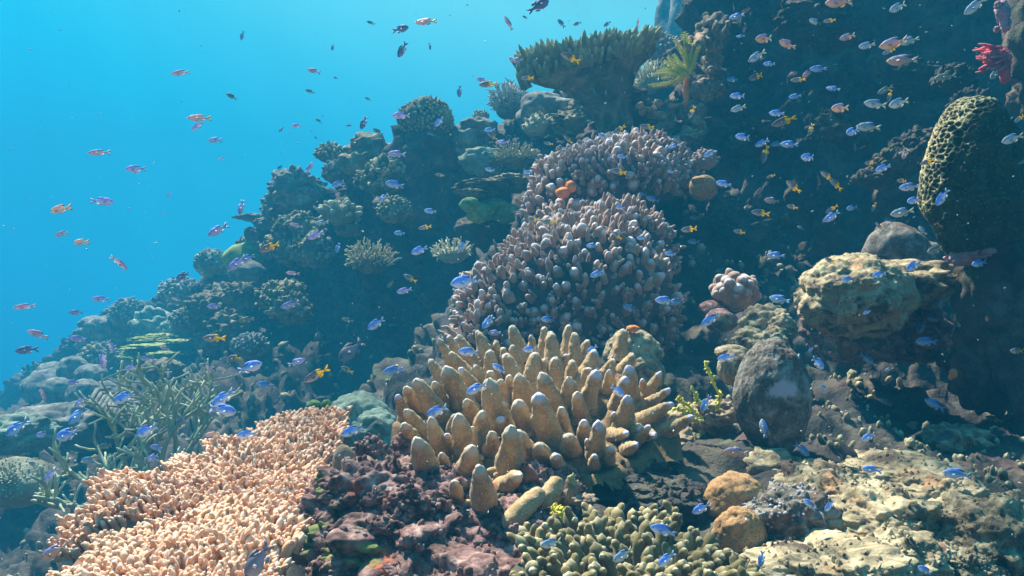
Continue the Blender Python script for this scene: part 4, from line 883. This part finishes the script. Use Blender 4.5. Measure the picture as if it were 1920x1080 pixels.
# ------------------------------------------------------------------ fish
# per 640x360 panel of the photograph, in thirds of a pixel: x y length heading-angle type
FISH = {
(0, 0): "1015 410 100 185 P;1362 200 65 250 D;1871 265 45 265 D;1762 398 75 160 P;1888 438 35 150 G;1743 514 55 165 G;1302 542 65 150 G;1120 662 110 187 O;1110 708 75 212 V;1207 787 75 180 V;1668 707 60 180 V;1583 727 50 230 D;1793 680 45 150 G;1776 775 25 120 D;1248 895 55 180 P;555 857 105 187 P;762 950 90 184 V;768 972 60 170 P;1572 945 55 50 D;1740 945 70 60 V;1865 925 40 180 O;1530 1035 50 60 V;1900 1035 70 200 B",
(640, 0): "165 127 50 160 G;333 163 90 5 D;475 122 120 178 O;342 280 85 235 D;497 262 35 280 D;940 130 80 120 P;1110 30 130 35 D;1033 97 30 150 D;1237 130 55 130 D;1327 133 45 200 D;1495 135 40 210 D;1670 130 45 90 P;985 340 70 180 V;1290 325 100 160 Y;790 450 62 165 V;825 474 88 180 Y;1045 440 60 180 Y;960 487 50 140 O;665 515 60 265 D;150 557 40 150 G;125 690 80 250 D;42 706 35 180 D;205 740 60 150 G;335 650 95 180 V;550 685 65 225 B;492 640 35 150 P;428 760 60 260 P;505 755 50 165 P;310 865 95 175 V;218 825 40 160 G;835 730 60 180 B;850 768 55 150 Y;845 800 40 180 O;905 800 70 180 V;1665 425 50 130 O;1665 510 45 180 B;1578 445 30 260 P;1425 515 50 100 G;1490 525 35 100 P;1565 728 70 215 Y;1720 713 75 178 Y;1468 765 50 150 B;1275 785 60 135 Y;1165 808 45 175 Y;1090 775 50 200 G;250 960 80 225 G;300 1038 95 170 B;555 985 45 170 Y;835 955 50 170 B;1050 970 50 180 B;1580 880 55 180 B;1560 965 85 172 Y;1870 822 55 190 B;1855 965 40 180 B",
(1280, 0): "305 92 75 187 B;325 205 45 180 B;880 12 130 176 A;1212 40 105 205 W;1645 35 110 217 W;745 123 75 168 W;825 118 60 190 Y;460 217 110 190 A;587 250 100 168 A;928 207 85 195 A;1035 257 90 190 W;1185 243 125 190 A;1275 230 90 190 W;1160 290 60 200 Y;1235 340 140 176 A;418 317 95 208 W;487 360 65 180 B;415 432 85 200 Y;277 448 60 180 B;763 388 85 175 B;703 412 65 218 A;650 450 68 180 Y;860 362 28 180 P;848 500 65 160 B;1480 430 110 188 G;1758 418 95 218 G;308 540 80 180 B;633 543 60 180 B;1140 505 80 205 G;1165 540 60 255 Y;313 610 85 197 W;885 608 110 186 A;1085 585 115 170 W;1215 580 120 196 W;530 637 80 175 B;570 682 110 196 Y;860 703 45 205 Y;722 730 60 250 Y;955 740 90 198 B;1045 715 110 170 W;1240 745 50 230 G;340 770 90 178 B;447 803 80 205 B;530 810 60 185 B;600 812 88 173 B;462 870 90 250 Y;705 885 90 182 B;970 830 40 270 W;1010 828 30 200 Y;1252 868 65 235 A;1050 917 55 185 Y;1125 945 85 200 B;1375 910 65 200 Y;1855 780 120 197 W;495 993 40 200 Y;150 865 65 205 B;230 1035 85 168 B;622 1050 90 145 Y;810 990 75 150 Y;862 1035 90 140 Y;1235 1018 60 180 Y;1275 1052 95 182 B;1895 668 60 215 Y;50 635 60 245 Y;1915 910 50 200 Y",
(0, 360): "335 97 130 187 O;575 52 100 0 V;950 15 55 220 V;917 122 45 230 V;350 235 90 190 P;452 282 95 180 O;672 397 105 318 P;1225 213 110 215 V;1357 85 80 262 V;1105 357 45 190 O;1160 330 65 182 O;1030 472 90 197 D;1515 312 110 197 Y;1335 400 110 222 V;1390 375 90 200 B;565 603 80 175 V;427 678 65 180 V;138 645 95 186 P;213 800 120 162 P;150 888 95 186 D;435 827 90 170 V;625 868 70 280 V;583 940 110 262 V;990 603 65 160 P;1205 643 80 180 V;1232 517 50 175 V;930 878 80 170 P;1200 822 110 180 Y;825 937 65 180 V;735 990 70 188 V;950 1020 45 280 W;1107 905 50 160 P;1323 935 85 178 Y;1407 985 140 20 B;1172 990 65 305 P;1668 957 90 20 V;1780 1030 130 207 Y;1775 245 90 200 V;1665 187 75 165 P;1778 90 45 140 P;1683 157 35 140 P;1580 205 50 225 G;1810 172 70 187 W;1850 375 45 165 W;1900 315 60 245 B;1647 457 70 175 P;1660 495 40 180 B;1632 635 95 196 V;1512 680 65 170 G;1598 555 50 265 O;1645 558 25 200 Y;1728 672 45 180 W;1728 652 40 180 Y;1577 757 50 180 W;1607 745 30 190 G;1490 770 35 180 G;1520 790 40 180 G;1385 720 90 187 G;1265 760 50 170 G;1620 870 30 180 W;1573 915 40 168 Y;1830 843 50 180 G;1890 843 35 180 G;1895 795 45 230 O;1250 1030 40 180 B;1150 940 40 160 G;1230 1010 40 160 G;1805 1070 45 180 G;1490 1086 90 168 B;415 1070 80 185 V;265 1015 60 190 V",
(640, 360): "237 30 60 215 B;310 28 25 140 W;345 38 30 140 W;408 37 40 180 O;187 90 25 140 G;500 108 65 172 B;470 200 65 190 Y;670 172 40 200 Y;327 232 60 175 B;440 328 95 200 B;640 270 35 200 Y;685 300 60 220 B;690 505 140 190 B;385 485 70 150 Y;355 555 85 192 V;275 520 50 220 G;183 437 35 170 G;117 465 30 180 G;50 495 35 180 G;140 630 40 150 P;172 633 35 140 W;425 635 20 180 W;195 742 105 210 B;35 720 60 165 G;360 795 45 220 P;285 747 50 180 G;55 890 150 222 S;30 1000 65 155 Y;295 1003 110 187 B;430 1020 40 100 G;825 733 85 225 B;862 792 75 180 V;1165 717 80 175 B;1060 885 75 180 B;715 900 110 176 B;887 993 85 145 B;1410 885 65 215 B;1620 655 75 150 B;1820 610 100 175 B;1885 620 85 190 B;1440 460 80 200 B;1412 302 60 180 B;1550 245 60 140 Y;1690 258 55 185 B;1570 88 50 180 B;1690 12 50 175 B;1750 40 75 160 B;1330 48 50 190 V;1850 348 60 172 B;1080 155 60 180 Y;1170 168 70 180 Y",
(1280, 360): "65 143 55 180 B;38 210 85 186 Y;62 280 65 175 B;48 365 42 150 W;500 50 85 175 A;440 118 95 172 Y;615 85 60 170 Y;318 225 60 170 Y;665 202 40 150 W;838 97 60 215 Y;838 138 80 218 B;950 90 65 192 B;990 95 35 170 G;1075 85 45 250 Y;1300 47 85 192 B;1235 115 110 190 W;1165 158 65 178 B;1105 195 55 130 Y;1258 172 50 250 Y;1350 217 60 130 W;525 358 90 174 B;442 400 60 245 Y;205 440 40 200 V;1418 328 110 192 G;1295 415 100 202 B;1668 400 95 190 B;1105 465 80 187 B;930 492 75 180 B;1515 470 50 180 Y;828 388 60 150 Y;547 605 100 165 B;155 720 105 212 B;245 932 90 187 B;1035 678 45 200 B;1420 712 92 170 B;1345 757 90 228 B;1370 842 118 176 B;720 887 35 220 B;762 963 100 325 B;1035 938 100 328 B;1160 998 45 200 W;1885 895 90 175 Y;1460 30 90 245 B",
(0, 720): "95 245 115 222 B;435 178 115 228 B;235 285 80 190 V;380 285 150 194 B;700 75 130 202 B;820 265 130 202 B;1255 80 130 218 B;1260 147 145 -4 B;1390 283 110 188 B;880 358 80 172 V;865 415 95 203 V;590 350 85 188 G;500 428 85 178 W;185 450 60 165 W;285 512 90 228 V;305 945 160 205 A;1450 995 215 238 S;1200 285 100 185 O;240 50 85 280 P;450 100 65 225 V;330 20 45 250 V;1020 205 60 215 D;1670 70 50 170 G",
(640, 720): "60 265 115 195 B;535 155 120 202 B;760 25 115 203 B;1555 40 95 322 B;1180 897 115 187 W;1585 965 120 203 W;1830 985 115 217 B;1810 820 145 163 B",
(1280, 720): "792 20 50 150 B;1140 100 70 150 W;1420 115 110 152 B;1045 298 85 195 B;300 385 120 176 A;455 250 100 96 B;130 110 95 240 B;672 370 98 322 B;1065 482 90 172 B;1545 507 120 176 B;715 677 80 138 B;825 685 75 228 B;105 700 105 212 B;445 985 85 258 B;1360 1045 85 150 B;1750 195 80 165 Y"}

def fishmat(name, top, side, belly, tailc, lo=-.06, hi=.08, rough=.55, tx=-.28, head=None):
    m = bpy.data.materials.new(name); m.use_nodes = True; n = m.node_tree; L = n.links.new; b = n.nodes['Principled BSDF']
    t = n.nodes.new('ShaderNodeTexCoord'); s = n.nodes.new('ShaderNodeSeparateXYZ'); L(t.outputs['Object'], s.inputs[0])
    r = n.nodes.new('ShaderNodeMapRange'); r.inputs['From Min'].default_value = lo; r.inputs['From Max'].default_value = hi; L(s.outputs['Z'], r.inputs['Value'])
    nz = n.nodes.new('ShaderNodeTexNoise'); nz.inputs['Scale'].default_value = 14; nz.inputs['Detail'].default_value = 3; L(t.outputs['Object'], nz.inputs['Vector'])
    ad = n.nodes.new('ShaderNodeMath'); ad.operation = 'MULTIPLY_ADD'; L(nz.outputs['Fac'], ad.inputs[0]); ad.inputs[1].default_value = .35; L(r.outputs[0], ad.inputs[2])
    sb = n.nodes.new('ShaderNodeMath'); sb.operation = 'SUBTRACT'; L(ad.outputs[0], sb.inputs[0]); sb.inputs[1].default_value = .17
    rp = n.nodes.new('ShaderNodeValToRGB'); L(sb.outputs[0], rp.inputs['Fac']); E = rp.color_ramp.elements
    E[0].color = belly + (1,); E[1].color = top + (1,); e = E.new(.45); e.color = side + (1,)
    mx = n.nodes.new('ShaderNodeMix'); mx.data_type = 'RGBA'; q = n.nodes.new('ShaderNodeMapRange'); q.inputs['From Min'].default_value = tx + .04; q.inputs['From Max'].default_value = tx - .04
    L(s.outputs['X'], q.inputs['Value']); L(q.outputs[0], mx.inputs[0]); L(rp.outputs[0], mx.inputs[6]); mx.inputs[7].default_value = tailc + (1,)
    L(mx.outputs[2], b.inputs['Base Color']); b.inputs['Roughness'].default_value = rough; b.inputs['Specular IOR Level'].default_value = .5
    tl = n.nodes.new('ShaderNodeBsdfTranslucent'); L(mx.outputs[2], tl.inputs['Color'])
    ms = n.nodes.new('ShaderNodeMixShader'); ms.inputs[0].default_value = .5; L(b.outputs[0], ms.inputs[1]); L(tl.outputs[0], ms.inputs[2])
    L(ms.outputs[0], [q_ for q_ in n.nodes if q_.type == 'OUTPUT_MATERIAL'][0].inputs['Surface'])
    return m
FM = {
 'B': (fishmat('blue_fish_skin', (.17, .36, .82), (.36, .56, .86), (.80, .84, .88), (.42, .58, .82), tx=-.34), 'pale bellied blue fish', 'blue fish schooling over the reef', .40),
 'V': (fishmat('violet_fish_skin', (.36, .38, .78), (.60, .58, .82), (.88, .80, .84), (.56, .58, .80)), 'violet blue fish', 'violet blue fish over the reef edge', .36),
 'W': (fishmat('silver_fish_skin', (.22, .38, .58), (.50, .56, .58), (.72, .74, .72), (.60, .66, .55)), 'pale silvery fish', 'silvery fish by the dark wall', .38),
 'A': (fishmat('peach_fish_skin', (.38, .40, .62), (.85, .50, .28), (.85, .66, .50), (.70, .66, .58)), 'peach flanked silvery fish', 'peach flanked fish by the dark wall', .38),
 'Y': (fishmat('yellow_tail_fish_skin', (.20, .22, .30), (.38, .38, .42), (.62, .62, .60), (.95, .72, .02), tx=-.05), 'yellow tailed grey fish', 'yellow tailed fish over the reef', .31),
 'P': (fishmat('pale_pink_fish_skin', (.45, .34, .55), (.80, .58, .64), (.88, .80, .82), (.70, .60, .62)), 'pale pinkish fish', 'pale pinkish fish in midwater', .28),
 'O': (fishmat('orange_pink_fish_skin', (.82, .54, .44), (.90, .68, .60), (.90, .76, .78), (.94, .66, .14)), 'orange pink fish', 'orange pink fish in midwater', .29),
 'D': (fishmat('dark_fish_skin', (.14, .16, .32), (.28, .26, .46), (.55, .44, .58), (.22, .22, .38)), 'dark silhouetted fish', 'dark fish against the water', .38),
 'G': (fishmat('dull_fish_skin', (.16, .24, .22), (.32, .38, .34), (.48, .52, .46), (.36, .38, .26)), 'dull grey green fish', 'dull grey green fish', .33),
 'S': (fishmat('smoky_fish_skin', (.18, .20, .28), (.32, .33, .42), (.42, .44, .52), (.35, .36, .42)), 'large smoky grey fish', None, .46),
}
eye_m = mat('fish_eye', [(.01, .01, .012), (.02, .02, .03)], 5, rough=.2, bump=0)

def fishmesh(hd, s, bend, fork):
    """a fish one unit long, nose at +x: a laterally compressed body with dorsal, anal, pelvic, pectoral and forked tail fins"""
    mb = MB(); n_, k = 18, 14; t = np.linspace(0, 1, n_); x = .5 - t * .80
    half = hd * .5 * np.interp(t, [0, .03, .10, .22, .38, .55, .72, .86, 1], [.03, .20, .46, .80, 1.0, .93, .62, .32, .22])
    wid = half * np.interp(t, [0, .3, 1], [.62, .46, .22]); zc = np.interp(t, [0, .3, 1], [-.01, 0, .004])
    yb = lambda xx: bend * (.5 - xx) ** 2
    a = np.arange(k) / k * 2 * math.pi
    V = np.stack([np.repeat(x[:, None], k, 1), wid[:, None] * np.sin(a) + yb(x)[:, None], zc[:, None] + half[:, None] * np.cos(a)], -1).reshape(-1, 3)
    V = np.concatenate([V, [[.505, 0, -.01], [-.305, yb(-.3), .004]]])
    i = np.arange(n_ - 1)[:, None] * k; j = np.arange(k)[None]
    mb.add(V, np.stack([i + j, i + k + j, i + k + (j + 1) % k, i + (j + 1) % k], -1).reshape(-1, 4))
    jj = np.arange(k); e = n_ * k
    mb.F3.append(np.concatenate([np.stack([jj, (jj + 1) % k, np.full(k, e)], -1), np.stack([(n_ - 1) * k + (jj + 1) % k, (n_ - 1) * k + jj, np.full(k, e + 1)], -1)])); mb.M3.append(np.zeros(2 * k))
    def fin(pts, th=.006, sy=0, y0=0.0):
        P = np.array(pts, float); c = P.mean(0); m_ = len(P)
        y = yb(P[:, 0]) + y0 + sy * np.linspace(0, 1, m_)
        F_ = np.stack([P[:, 0], y, P[:, 1]], -1); cc = np.array([c[0], y.mean(), c[1]])
        Vv = np.concatenate([F_, [cc + [0, th, 0]], [cc - [0, th, 0]]]); q = np.arange(m_)
        mb.add(Vv, np.concatenate([np.stack([q, (q + 1) % m_, np.full(m_, m_)], -1), np.stack([(q + 1) % m_, q, np.full(m_, m_ + 1)], -1)]))
    h = hd * .5
    fin([(.22, h * .78), (.14, h * 1.02), (.0, h * 1.14), (-.12, h * 1.10), (-.22, h * .80), (-.20, h * .45), (0, h * .8)])
    fin([(-.02, -h * .85), (-.10, -h * 1.08), (-.20, -h * .90), (-.24, -h * .5), (-.18, -h * .45)])
    fin([(.14, -h * .85), (.06, -h * 1.15), (.04, -h * .9)])
    fin([(-.28, h * .20), (-.36, h * .42), (-.50, h * (.50 + fork)), (-.48, h * .32), (-.42, h * .06)])
    fin([(-.28, -h * .20), (-.36, -h * .42), (-.50, -h * (.50 + fork)), (-.48, -h * .32), (-.42, -h * .06)])
    fin([(-.27, h * .22), (-.42, h * .16), (-.40, 0), (-.42, -h * .16), (-.27, -h * .22)])
    for sg in (1, -1): fin([(.20, -.01), (.07, .02), (.05, -h * .5), (.12, -h * .5)], .003, sg * .05, sg * hd * .22)
    Vi, Fi = ico(2)
    for sg in (1, -1): mb.add(np.array([.40, sg * hd * .148, hd * .06]) + Vi * np.array([.022, .012, .022]), Fi, 0, 1)
    return mb
FPROTO = {}
FN = dict(B='blue_fish', V='violet_fish', W='silver_fish', A='peach_fish', Y='yellow_tailed_fish', P='pale_fish', O='orange_fish', D='dark_fish', G='grey_fish', S='large_grey_fish')
def fishproto(ty, v):
    if (ty, v) not in FPROTO:
        m, lab, grp, hd = FM[ty]; hd *= 1.0; b_ = [0.0, .10, -.12][v]; f_ = [.3, .1, .5][v]
        o = fishmesh(hd, v, b_, f_).build(FN[ty], [m, eye_m]); COL.objects.unlink(o); FPROTO[(ty, v)] = o
    return FPROTO[(ty, v)]

LM = [(1100, 540, 170, 110, 'lower mauve coral'), (1150, 340, 150, 75, 'upper mauve coral'), (1000, 730, 220, 120, 'tan finger coral'), (1450, 740, 70, 110, 'dark grey pillar'),
      (1600, 550, 120, 80, 'big cream boulder'), (1830, 340, 90, 150, 'honeycomb tower coral'), (1870, 110, 50, 60, 'red soft coral'), (1100, 110, 130, 60, 'skyline table coral'),
      (1300, 150, 60, 90, 'twig tangle'), (800, 230, 60, 60, 'round topped coral head'), (470, 485, 50, 30, 'yellow green dome'), (290, 640, 70, 30, 'leafy yellow coral'),
      (130, 720, 80, 50, 'lobed blue grey coral'), (290, 830, 100, 100, 'staghorn thicket'), (400, 930, 200, 120, 'orange table coral'), (665, 780, 60, 50, 'pale green boulder'), (1185, 1030, 200, 50, 'olive bottom coral'),
      (1380, 970, 60, 70, 'tan domes'), (1620, 950, 160, 90, 'cream foreground ledge'), (637, 404, 36, 28, 'pale stubby coral'), (910, 390, 60, 40, 'green lobed coral'), (1380, 545, 50, 45, 'nodule coral'),
      (560, 350, 55, 50, 'craggy ridge boulder'), (1560, 180, 110, 110, 'upper dark wall'), (1560, 370, 90, 60, 'middle dark wall'), (1750, 680, 90, 70, 'right shaded hollow'), (560, 620, 80, 60, 'dark left bank'), (700, 620, 60, 60, 'dark central bank'),
      (1030, 200, 60, 50, 'smooth rimmed overhang'), (300, 180, 260, 120, 'upper left open water'), (700, 90, 150, 80, 'top middle open water'), (160, 430, 160, 90, 'left open water'), (90, 600, 90, 50, 'lower left open water'), (400, 330, 90, 70, 'water before the ridge')]
def where(px, py):
    best = None
    for (x, y, rx, ry, nm) in LM:
        dx, dy = (px - x) / rx, (py - y) / ry; d = max(0, math.hypot(dx, dy) - 1) * min(rx, ry)
        q = math.hypot(px - x, py - y); key = (d, q)
        if best is None or key < best[0]: best = (key, dx, dy, nm)
    (d, q), dx, dy, nm = best
    if 'water' in nm: return 'in ' + nm if d < 60 else 'near ' + nm
    if d == 0: return ('before the ' if 'bank' in nm or 'wall' in nm or 'hollow' in nm else 'in front of ') + nm
    return ('left of ' if dx < 0 else 'right of ') + nm if abs(dx) > abs(dy) else ('above ' if dy < 0 else 'below ') + nm
def heading(a):
    a %= 360
    for lo, hi, s in ((0, 22, 'right'), (22, 68, 'up right'), (68, 112, 'up'), (112, 158, 'up left'), (158, 202, 'left'), (202, 248, 'down left'), (248, 292, 'down'), (292, 338, 'down right'), (338, 360, 'right')):
        if lo <= a < hi: return s
ORD = ['first', 'second', 'third', 'fourth', 'fifth', 'sixth', 'seventh', 'eighth', 'ninth', 'tenth']
def build_fish():
    bpy.context.view_layer.update(); dg = bpy.context.evaluated_depsgraph_get(); rs = np.random.RandomState(77); rows = []
    for (ox, oy), st in FISH.items():
        for ln in st.split(';'):
            x, y, l, a, ty = ln.split(); px, py, l, a = ox + float(x) / 3, oy + float(y) / 3, float(l) / 3 * 1.08, float(a)
            d = Vector(W(px, py, 1.0)); dirn = d.normalized(); ds = []
            for ddx in (-.45, 0, .45):
                dd = Vector(W(px + ddx * l, py, 1.0)); hit, loc, *_ = SC.ray_cast(dg, Vector((0, 0, 0)), dd.normalized())
                ds.append(loc.y if hit else 99.)
            real = {'B': .042, 'V': .050, 'W': .050, 'A': .055, 'Y': .035, 'P': .060, 'O': .06, 'D': .07, 'G': .05, 'S': .07}[ty] * rs.uniform(.9, 1.1)
            Y = min(real * F / l, min(ds) - .5 * l / F * min(ds) - .03, 5.2); Y = max(Y, .45)
            rows.append([px, py, l * (1.12 if ty == 'Y' else 1), a, ty, Y])
    keys = {}
    for r in rows:
        px, py, l, a, ty, Y = r
        k = FM[ty][1] + ' heading ' + heading(a) + ', ' + where(px, py)
        keys.setdefault(k, []).append(r)
    labs = {}
    for k, v in keys.items():
        if len(v) == 1: labs[id(v[0])] = k; continue
        xs = [q[0] for q in v]; ysp = [q[1] for q in v]
        if max(xs) - min(xs) >= max(ysp) - min(ysp):
            v.sort(key=lambda q: q[0]); wd = ('leftmost', 'rightmost', 'from left')
        else:
            v.sort(key=lambda q: q[1]); wd = ('highest', 'lowest', 'from top')
        for i, q in enumerate(v):
            sfx = wd[0] if i == 0 else wd[1] if i == len(v) - 1 else ORD[i] + ' ' + wd[2]
            labs[id(q)] = k + ', ' + sfx
    used = set()
    for r in rows:
        px, py, l, a, ty, Y = r; v = rs.randint(0, 3); pr = fishproto(ty, v)
        o = pr.copy(); COL.objects.link(o)
        yaw = R(rs.uniform(-28, 28)); a_ = R(a)
        X = Vector((math.cos(a_) * math.cos(yaw), math.sin(yaw), math.sin(a_) * math.cos(yaw)))
        Z = Vector((-math.sin(a_), 0, math.cos(a_)))
        if Z.z < 0: Z = -Z
        Yv = Z.cross(X).normalized(); Z = X.cross(Yv).normalized()
        sc_ = l / F * Y / max(.75, math.cos(yaw)); roll = Matrix.Rotation(R(rs.uniform(-12, 12)), 4, 'X')
        Mx = Matrix((X, Yv, Z)).transposed().to_4x4() @ roll
        o.matrix_world = Matrix.Translation(Vector(W(px, py, Y))) @ Mx @ Matrix.Scale(sc_, 4)
        lab = labs[id(r)]; tag(o, lab, 'fish', FM[ty][2])
    for p in FPROTO.values(): bpy.data.objects.remove(p)
build_fish()
# ------------------------------------------------------------------ growth that nobody could count on the reef body
def crust():
    rs = np.random.RandomState(21); dg = None
    def sample(P, N, n, ymax, pick):
        i = rs.randint(0, len(P), n * 3); i = i[pick(P[i], N[i])][:n]; return P[i], N[i]
    me = reef.data; V = np.zeros(len(me.vertices) * 3); me.vertices.foreach_get('co', V); V = V.reshape(-1, 3)
    n_ = np.zeros(len(me.vertices) * 3); me.vertices.foreach_get('normal', n_); n_ = n_.reshape(-1, 3)
    inview = lambda P, N: (np.abs(P[:, 0]) < P[:, 1] * .75) & (P[:, 2] > -P[:, 1] * .45) & (P[:, 2] < P[:, 1] * .4)
    for nm, P0, N0, cnt in (('slope_growth', V, n_, 7000), ('bank_growth', WALLP.reshape(-1, 3), None, 12000)):
        if N0 is None:
            G = WALLP; N0 = nrm(np.cross(np.gradient(G, axis=0), np.gradient(G, axis=1))).reshape(-1, 3)
        pk = lambda p, q: inview(p, q) & (fbm(p, 2.5, 2, 8) > -.12)
        P, N = sample(P0, N0, cnt, 9, pk); mb = MB(); sc = np.clip(P[:, 1], .8, 6) * .0030 * rs.uniform(.4, 2.0, len(P))
        D = nrm(N + np.array([0, 0, .7]) + rs.randn(len(P), 3) * .35)
        fingers(mb, P - N * sc[:, None] * .5, D, sc * rs.uniform(1.2, 3.2, len(P)), sc * rs.uniform(.6, 1.3, len(P)), k=6, rings=5, rough=.3, rf=40, taper=.8)
        tag(mb.build(nm, M['bgcoral' if 'slope' in nm else 'reef']), kind='stuff')
crust()

def specks():
    rs = np.random.RandomState(31); mb = MB(); n = 1500; Y = rs.uniform(.5, 4.5, n) ** 1.0
    P = np.stack([rs.uniform(-.66, .66, n) * Y, Y, rs.uniform(-.38, .38, n) * Y], -1)
    D = rs.randn(n, 3); fingers(mb, P, D, rs.uniform(.0008, .003, n), rs.uniform(.0003, .0008, n), k=5, rings=4)
    tag(mb.build('drifting_specks', M['snow']), kind='stuff')
specks()

# ------------------------------------------------------------------ the water body and its flat surface, tinted in an added caustic pattern to dapple the sun (both outside the line of sight upwards)
def water_surface():
    me = bpy.data.meshes.new('water_surface'); S_ = 60
    me.from_pydata([(-S_, -S_, 0), (S_, -S_, 0), (S_, S_, 0), (-S_, S_, 0)], [], [(0, 1, 2, 3)]); o = bpy.data.objects.new('water_surface', me); COL.objects.link(o)
    o.location = (-.7, 4.2, 3.6); tag(o, kind='structure')
    m = bpy.data.materials.new('sun_dapple_water'); m.use_nodes = True; n = m.node_tree; L = n.links.new
    for x in list(n.nodes):
        if x.type != 'OUTPUT_MATERIAL': n.nodes.remove(x)
    outn = [x for x in n.nodes if x.type == 'OUTPUT_MATERIAL'][0]
    t = n.nodes.new('ShaderNodeTexCoord'); nz = n.nodes.new('ShaderNodeTexNoise'); nz.inputs['Scale'].default_value = 1.6; nz.inputs['Detail'].default_value = 3
    L(t.outputs['Object'], nz.inputs['Vector'])
    ad = n.nodes.new('ShaderNodeVectorMath'); ad.operation = 'MULTIPLY_ADD'; L(nz.outputs['Color'], ad.inputs[0]); ad.inputs[1].default_value = (.35, .35, 0); L(t.outputs['Object'], ad.inputs[2])
    vo = n.nodes.new('ShaderNodeTexVoronoi'); vo.feature = 'DISTANCE_TO_EDGE'; vo.inputs['Scale'].default_value = CAUST_SCALE; L(ad.outputs['Vector'], vo.inputs['Vector'])
    r = n.nodes.new('ShaderNodeMapRange'); r.inputs['From Min'].default_value = 0.08; r.inputs['From Max'].default_value = 0.36; r.inputs['To Min'].default_value = 1; r.inputs['To Max'].default_value = .35
    L(vo.outputs['Distance'], r.inputs['Value'])
    nb = n.nodes.new('ShaderNodeTexNoise'); nb.inputs['Scale'].default_value = 1.1; nb.inputs['Detail'].default_value = 3; L(t.outputs['Object'], nb.inputs['Vector'])
    r2 = n.nodes.new('ShaderNodeMapRange'); r2.inputs['From Min'].default_value = .34; r2.inputs['From Max'].default_value = .46; r2.inputs['To Min'].default_value = .35; L(nb.outputs['Fac'], r2.inputs['Value'])
    mu = n.nodes.new('ShaderNodeMath'); mu.operation = 'MULTIPLY'; L(r.outputs[0], mu.inputs[0]); L(r2.outputs[0], mu.inputs[1])
    # added dapple pattern fades out away from the reef
    ln = n.nodes.new('ShaderNodeVectorMath'); ln.operation = 'LENGTH'; L(t.outputs['Object'], ln.inputs[0])
    fr = n.nodes.new('ShaderNodeMapRange'); fr.inputs['From Min'].default_value = 4.3; fr.inputs['From Max'].default_value = 5.4; L(ln.outputs['Value'], fr.inputs['Value'])
    mx = n.nodes.new('ShaderNodeMix'); mx.data_type = 'FLOAT'; L(fr.outputs[0], mx.inputs[0]); L(mu.outputs[0], mx.inputs[2]); mx.inputs[3].default_value = 1.0
    tr = n.nodes.new('ShaderNodeBsdfTransparent'); L(mx.outputs[0], tr.inputs['Color']); L(tr.outputs[0], outn.inputs['Surface']); me.materials.append(m)
CAUST_SCALE = 2.6
water_surface()

def haze():
    x0, x1, y0, y1, z0, z1 = -18, 8, -2.5, 18, -7.5, 3.4
    me = bpy.data.meshes.new('haze'); me.from_pydata([(x, y, z) for z in (z0, z1) for y in (y0, y1) for x in (x0, x1)], [], [(0, 2, 3, 1), (4, 5, 7, 6), (0, 1, 5, 4), (2, 6, 7, 3), (0, 4, 6, 2), (1, 3, 7, 5)])
    o = bpy.data.objects.new('haze', me); COL.objects.link(o); tag(o, kind='stuff')
    m = bpy.data.materials.new('haze'); m.use_nodes = True; n = m.node_tree; n.nodes.remove(n.nodes['Principled BSDF'])
    v = n.nodes.new('ShaderNodeVolumePrincipled'); v.inputs['Color'].default_value = (.022, .31, .57, 1); v.inputs['Density'].default_value = .088; v.inputs['Anisotropy'].default_value = .0
    n.links.new(v.outputs[0], [x for x in n.nodes if x.type == 'OUTPUT_MATERIAL'][0].inputs['Volume']); me.materials.append(m)
haze()
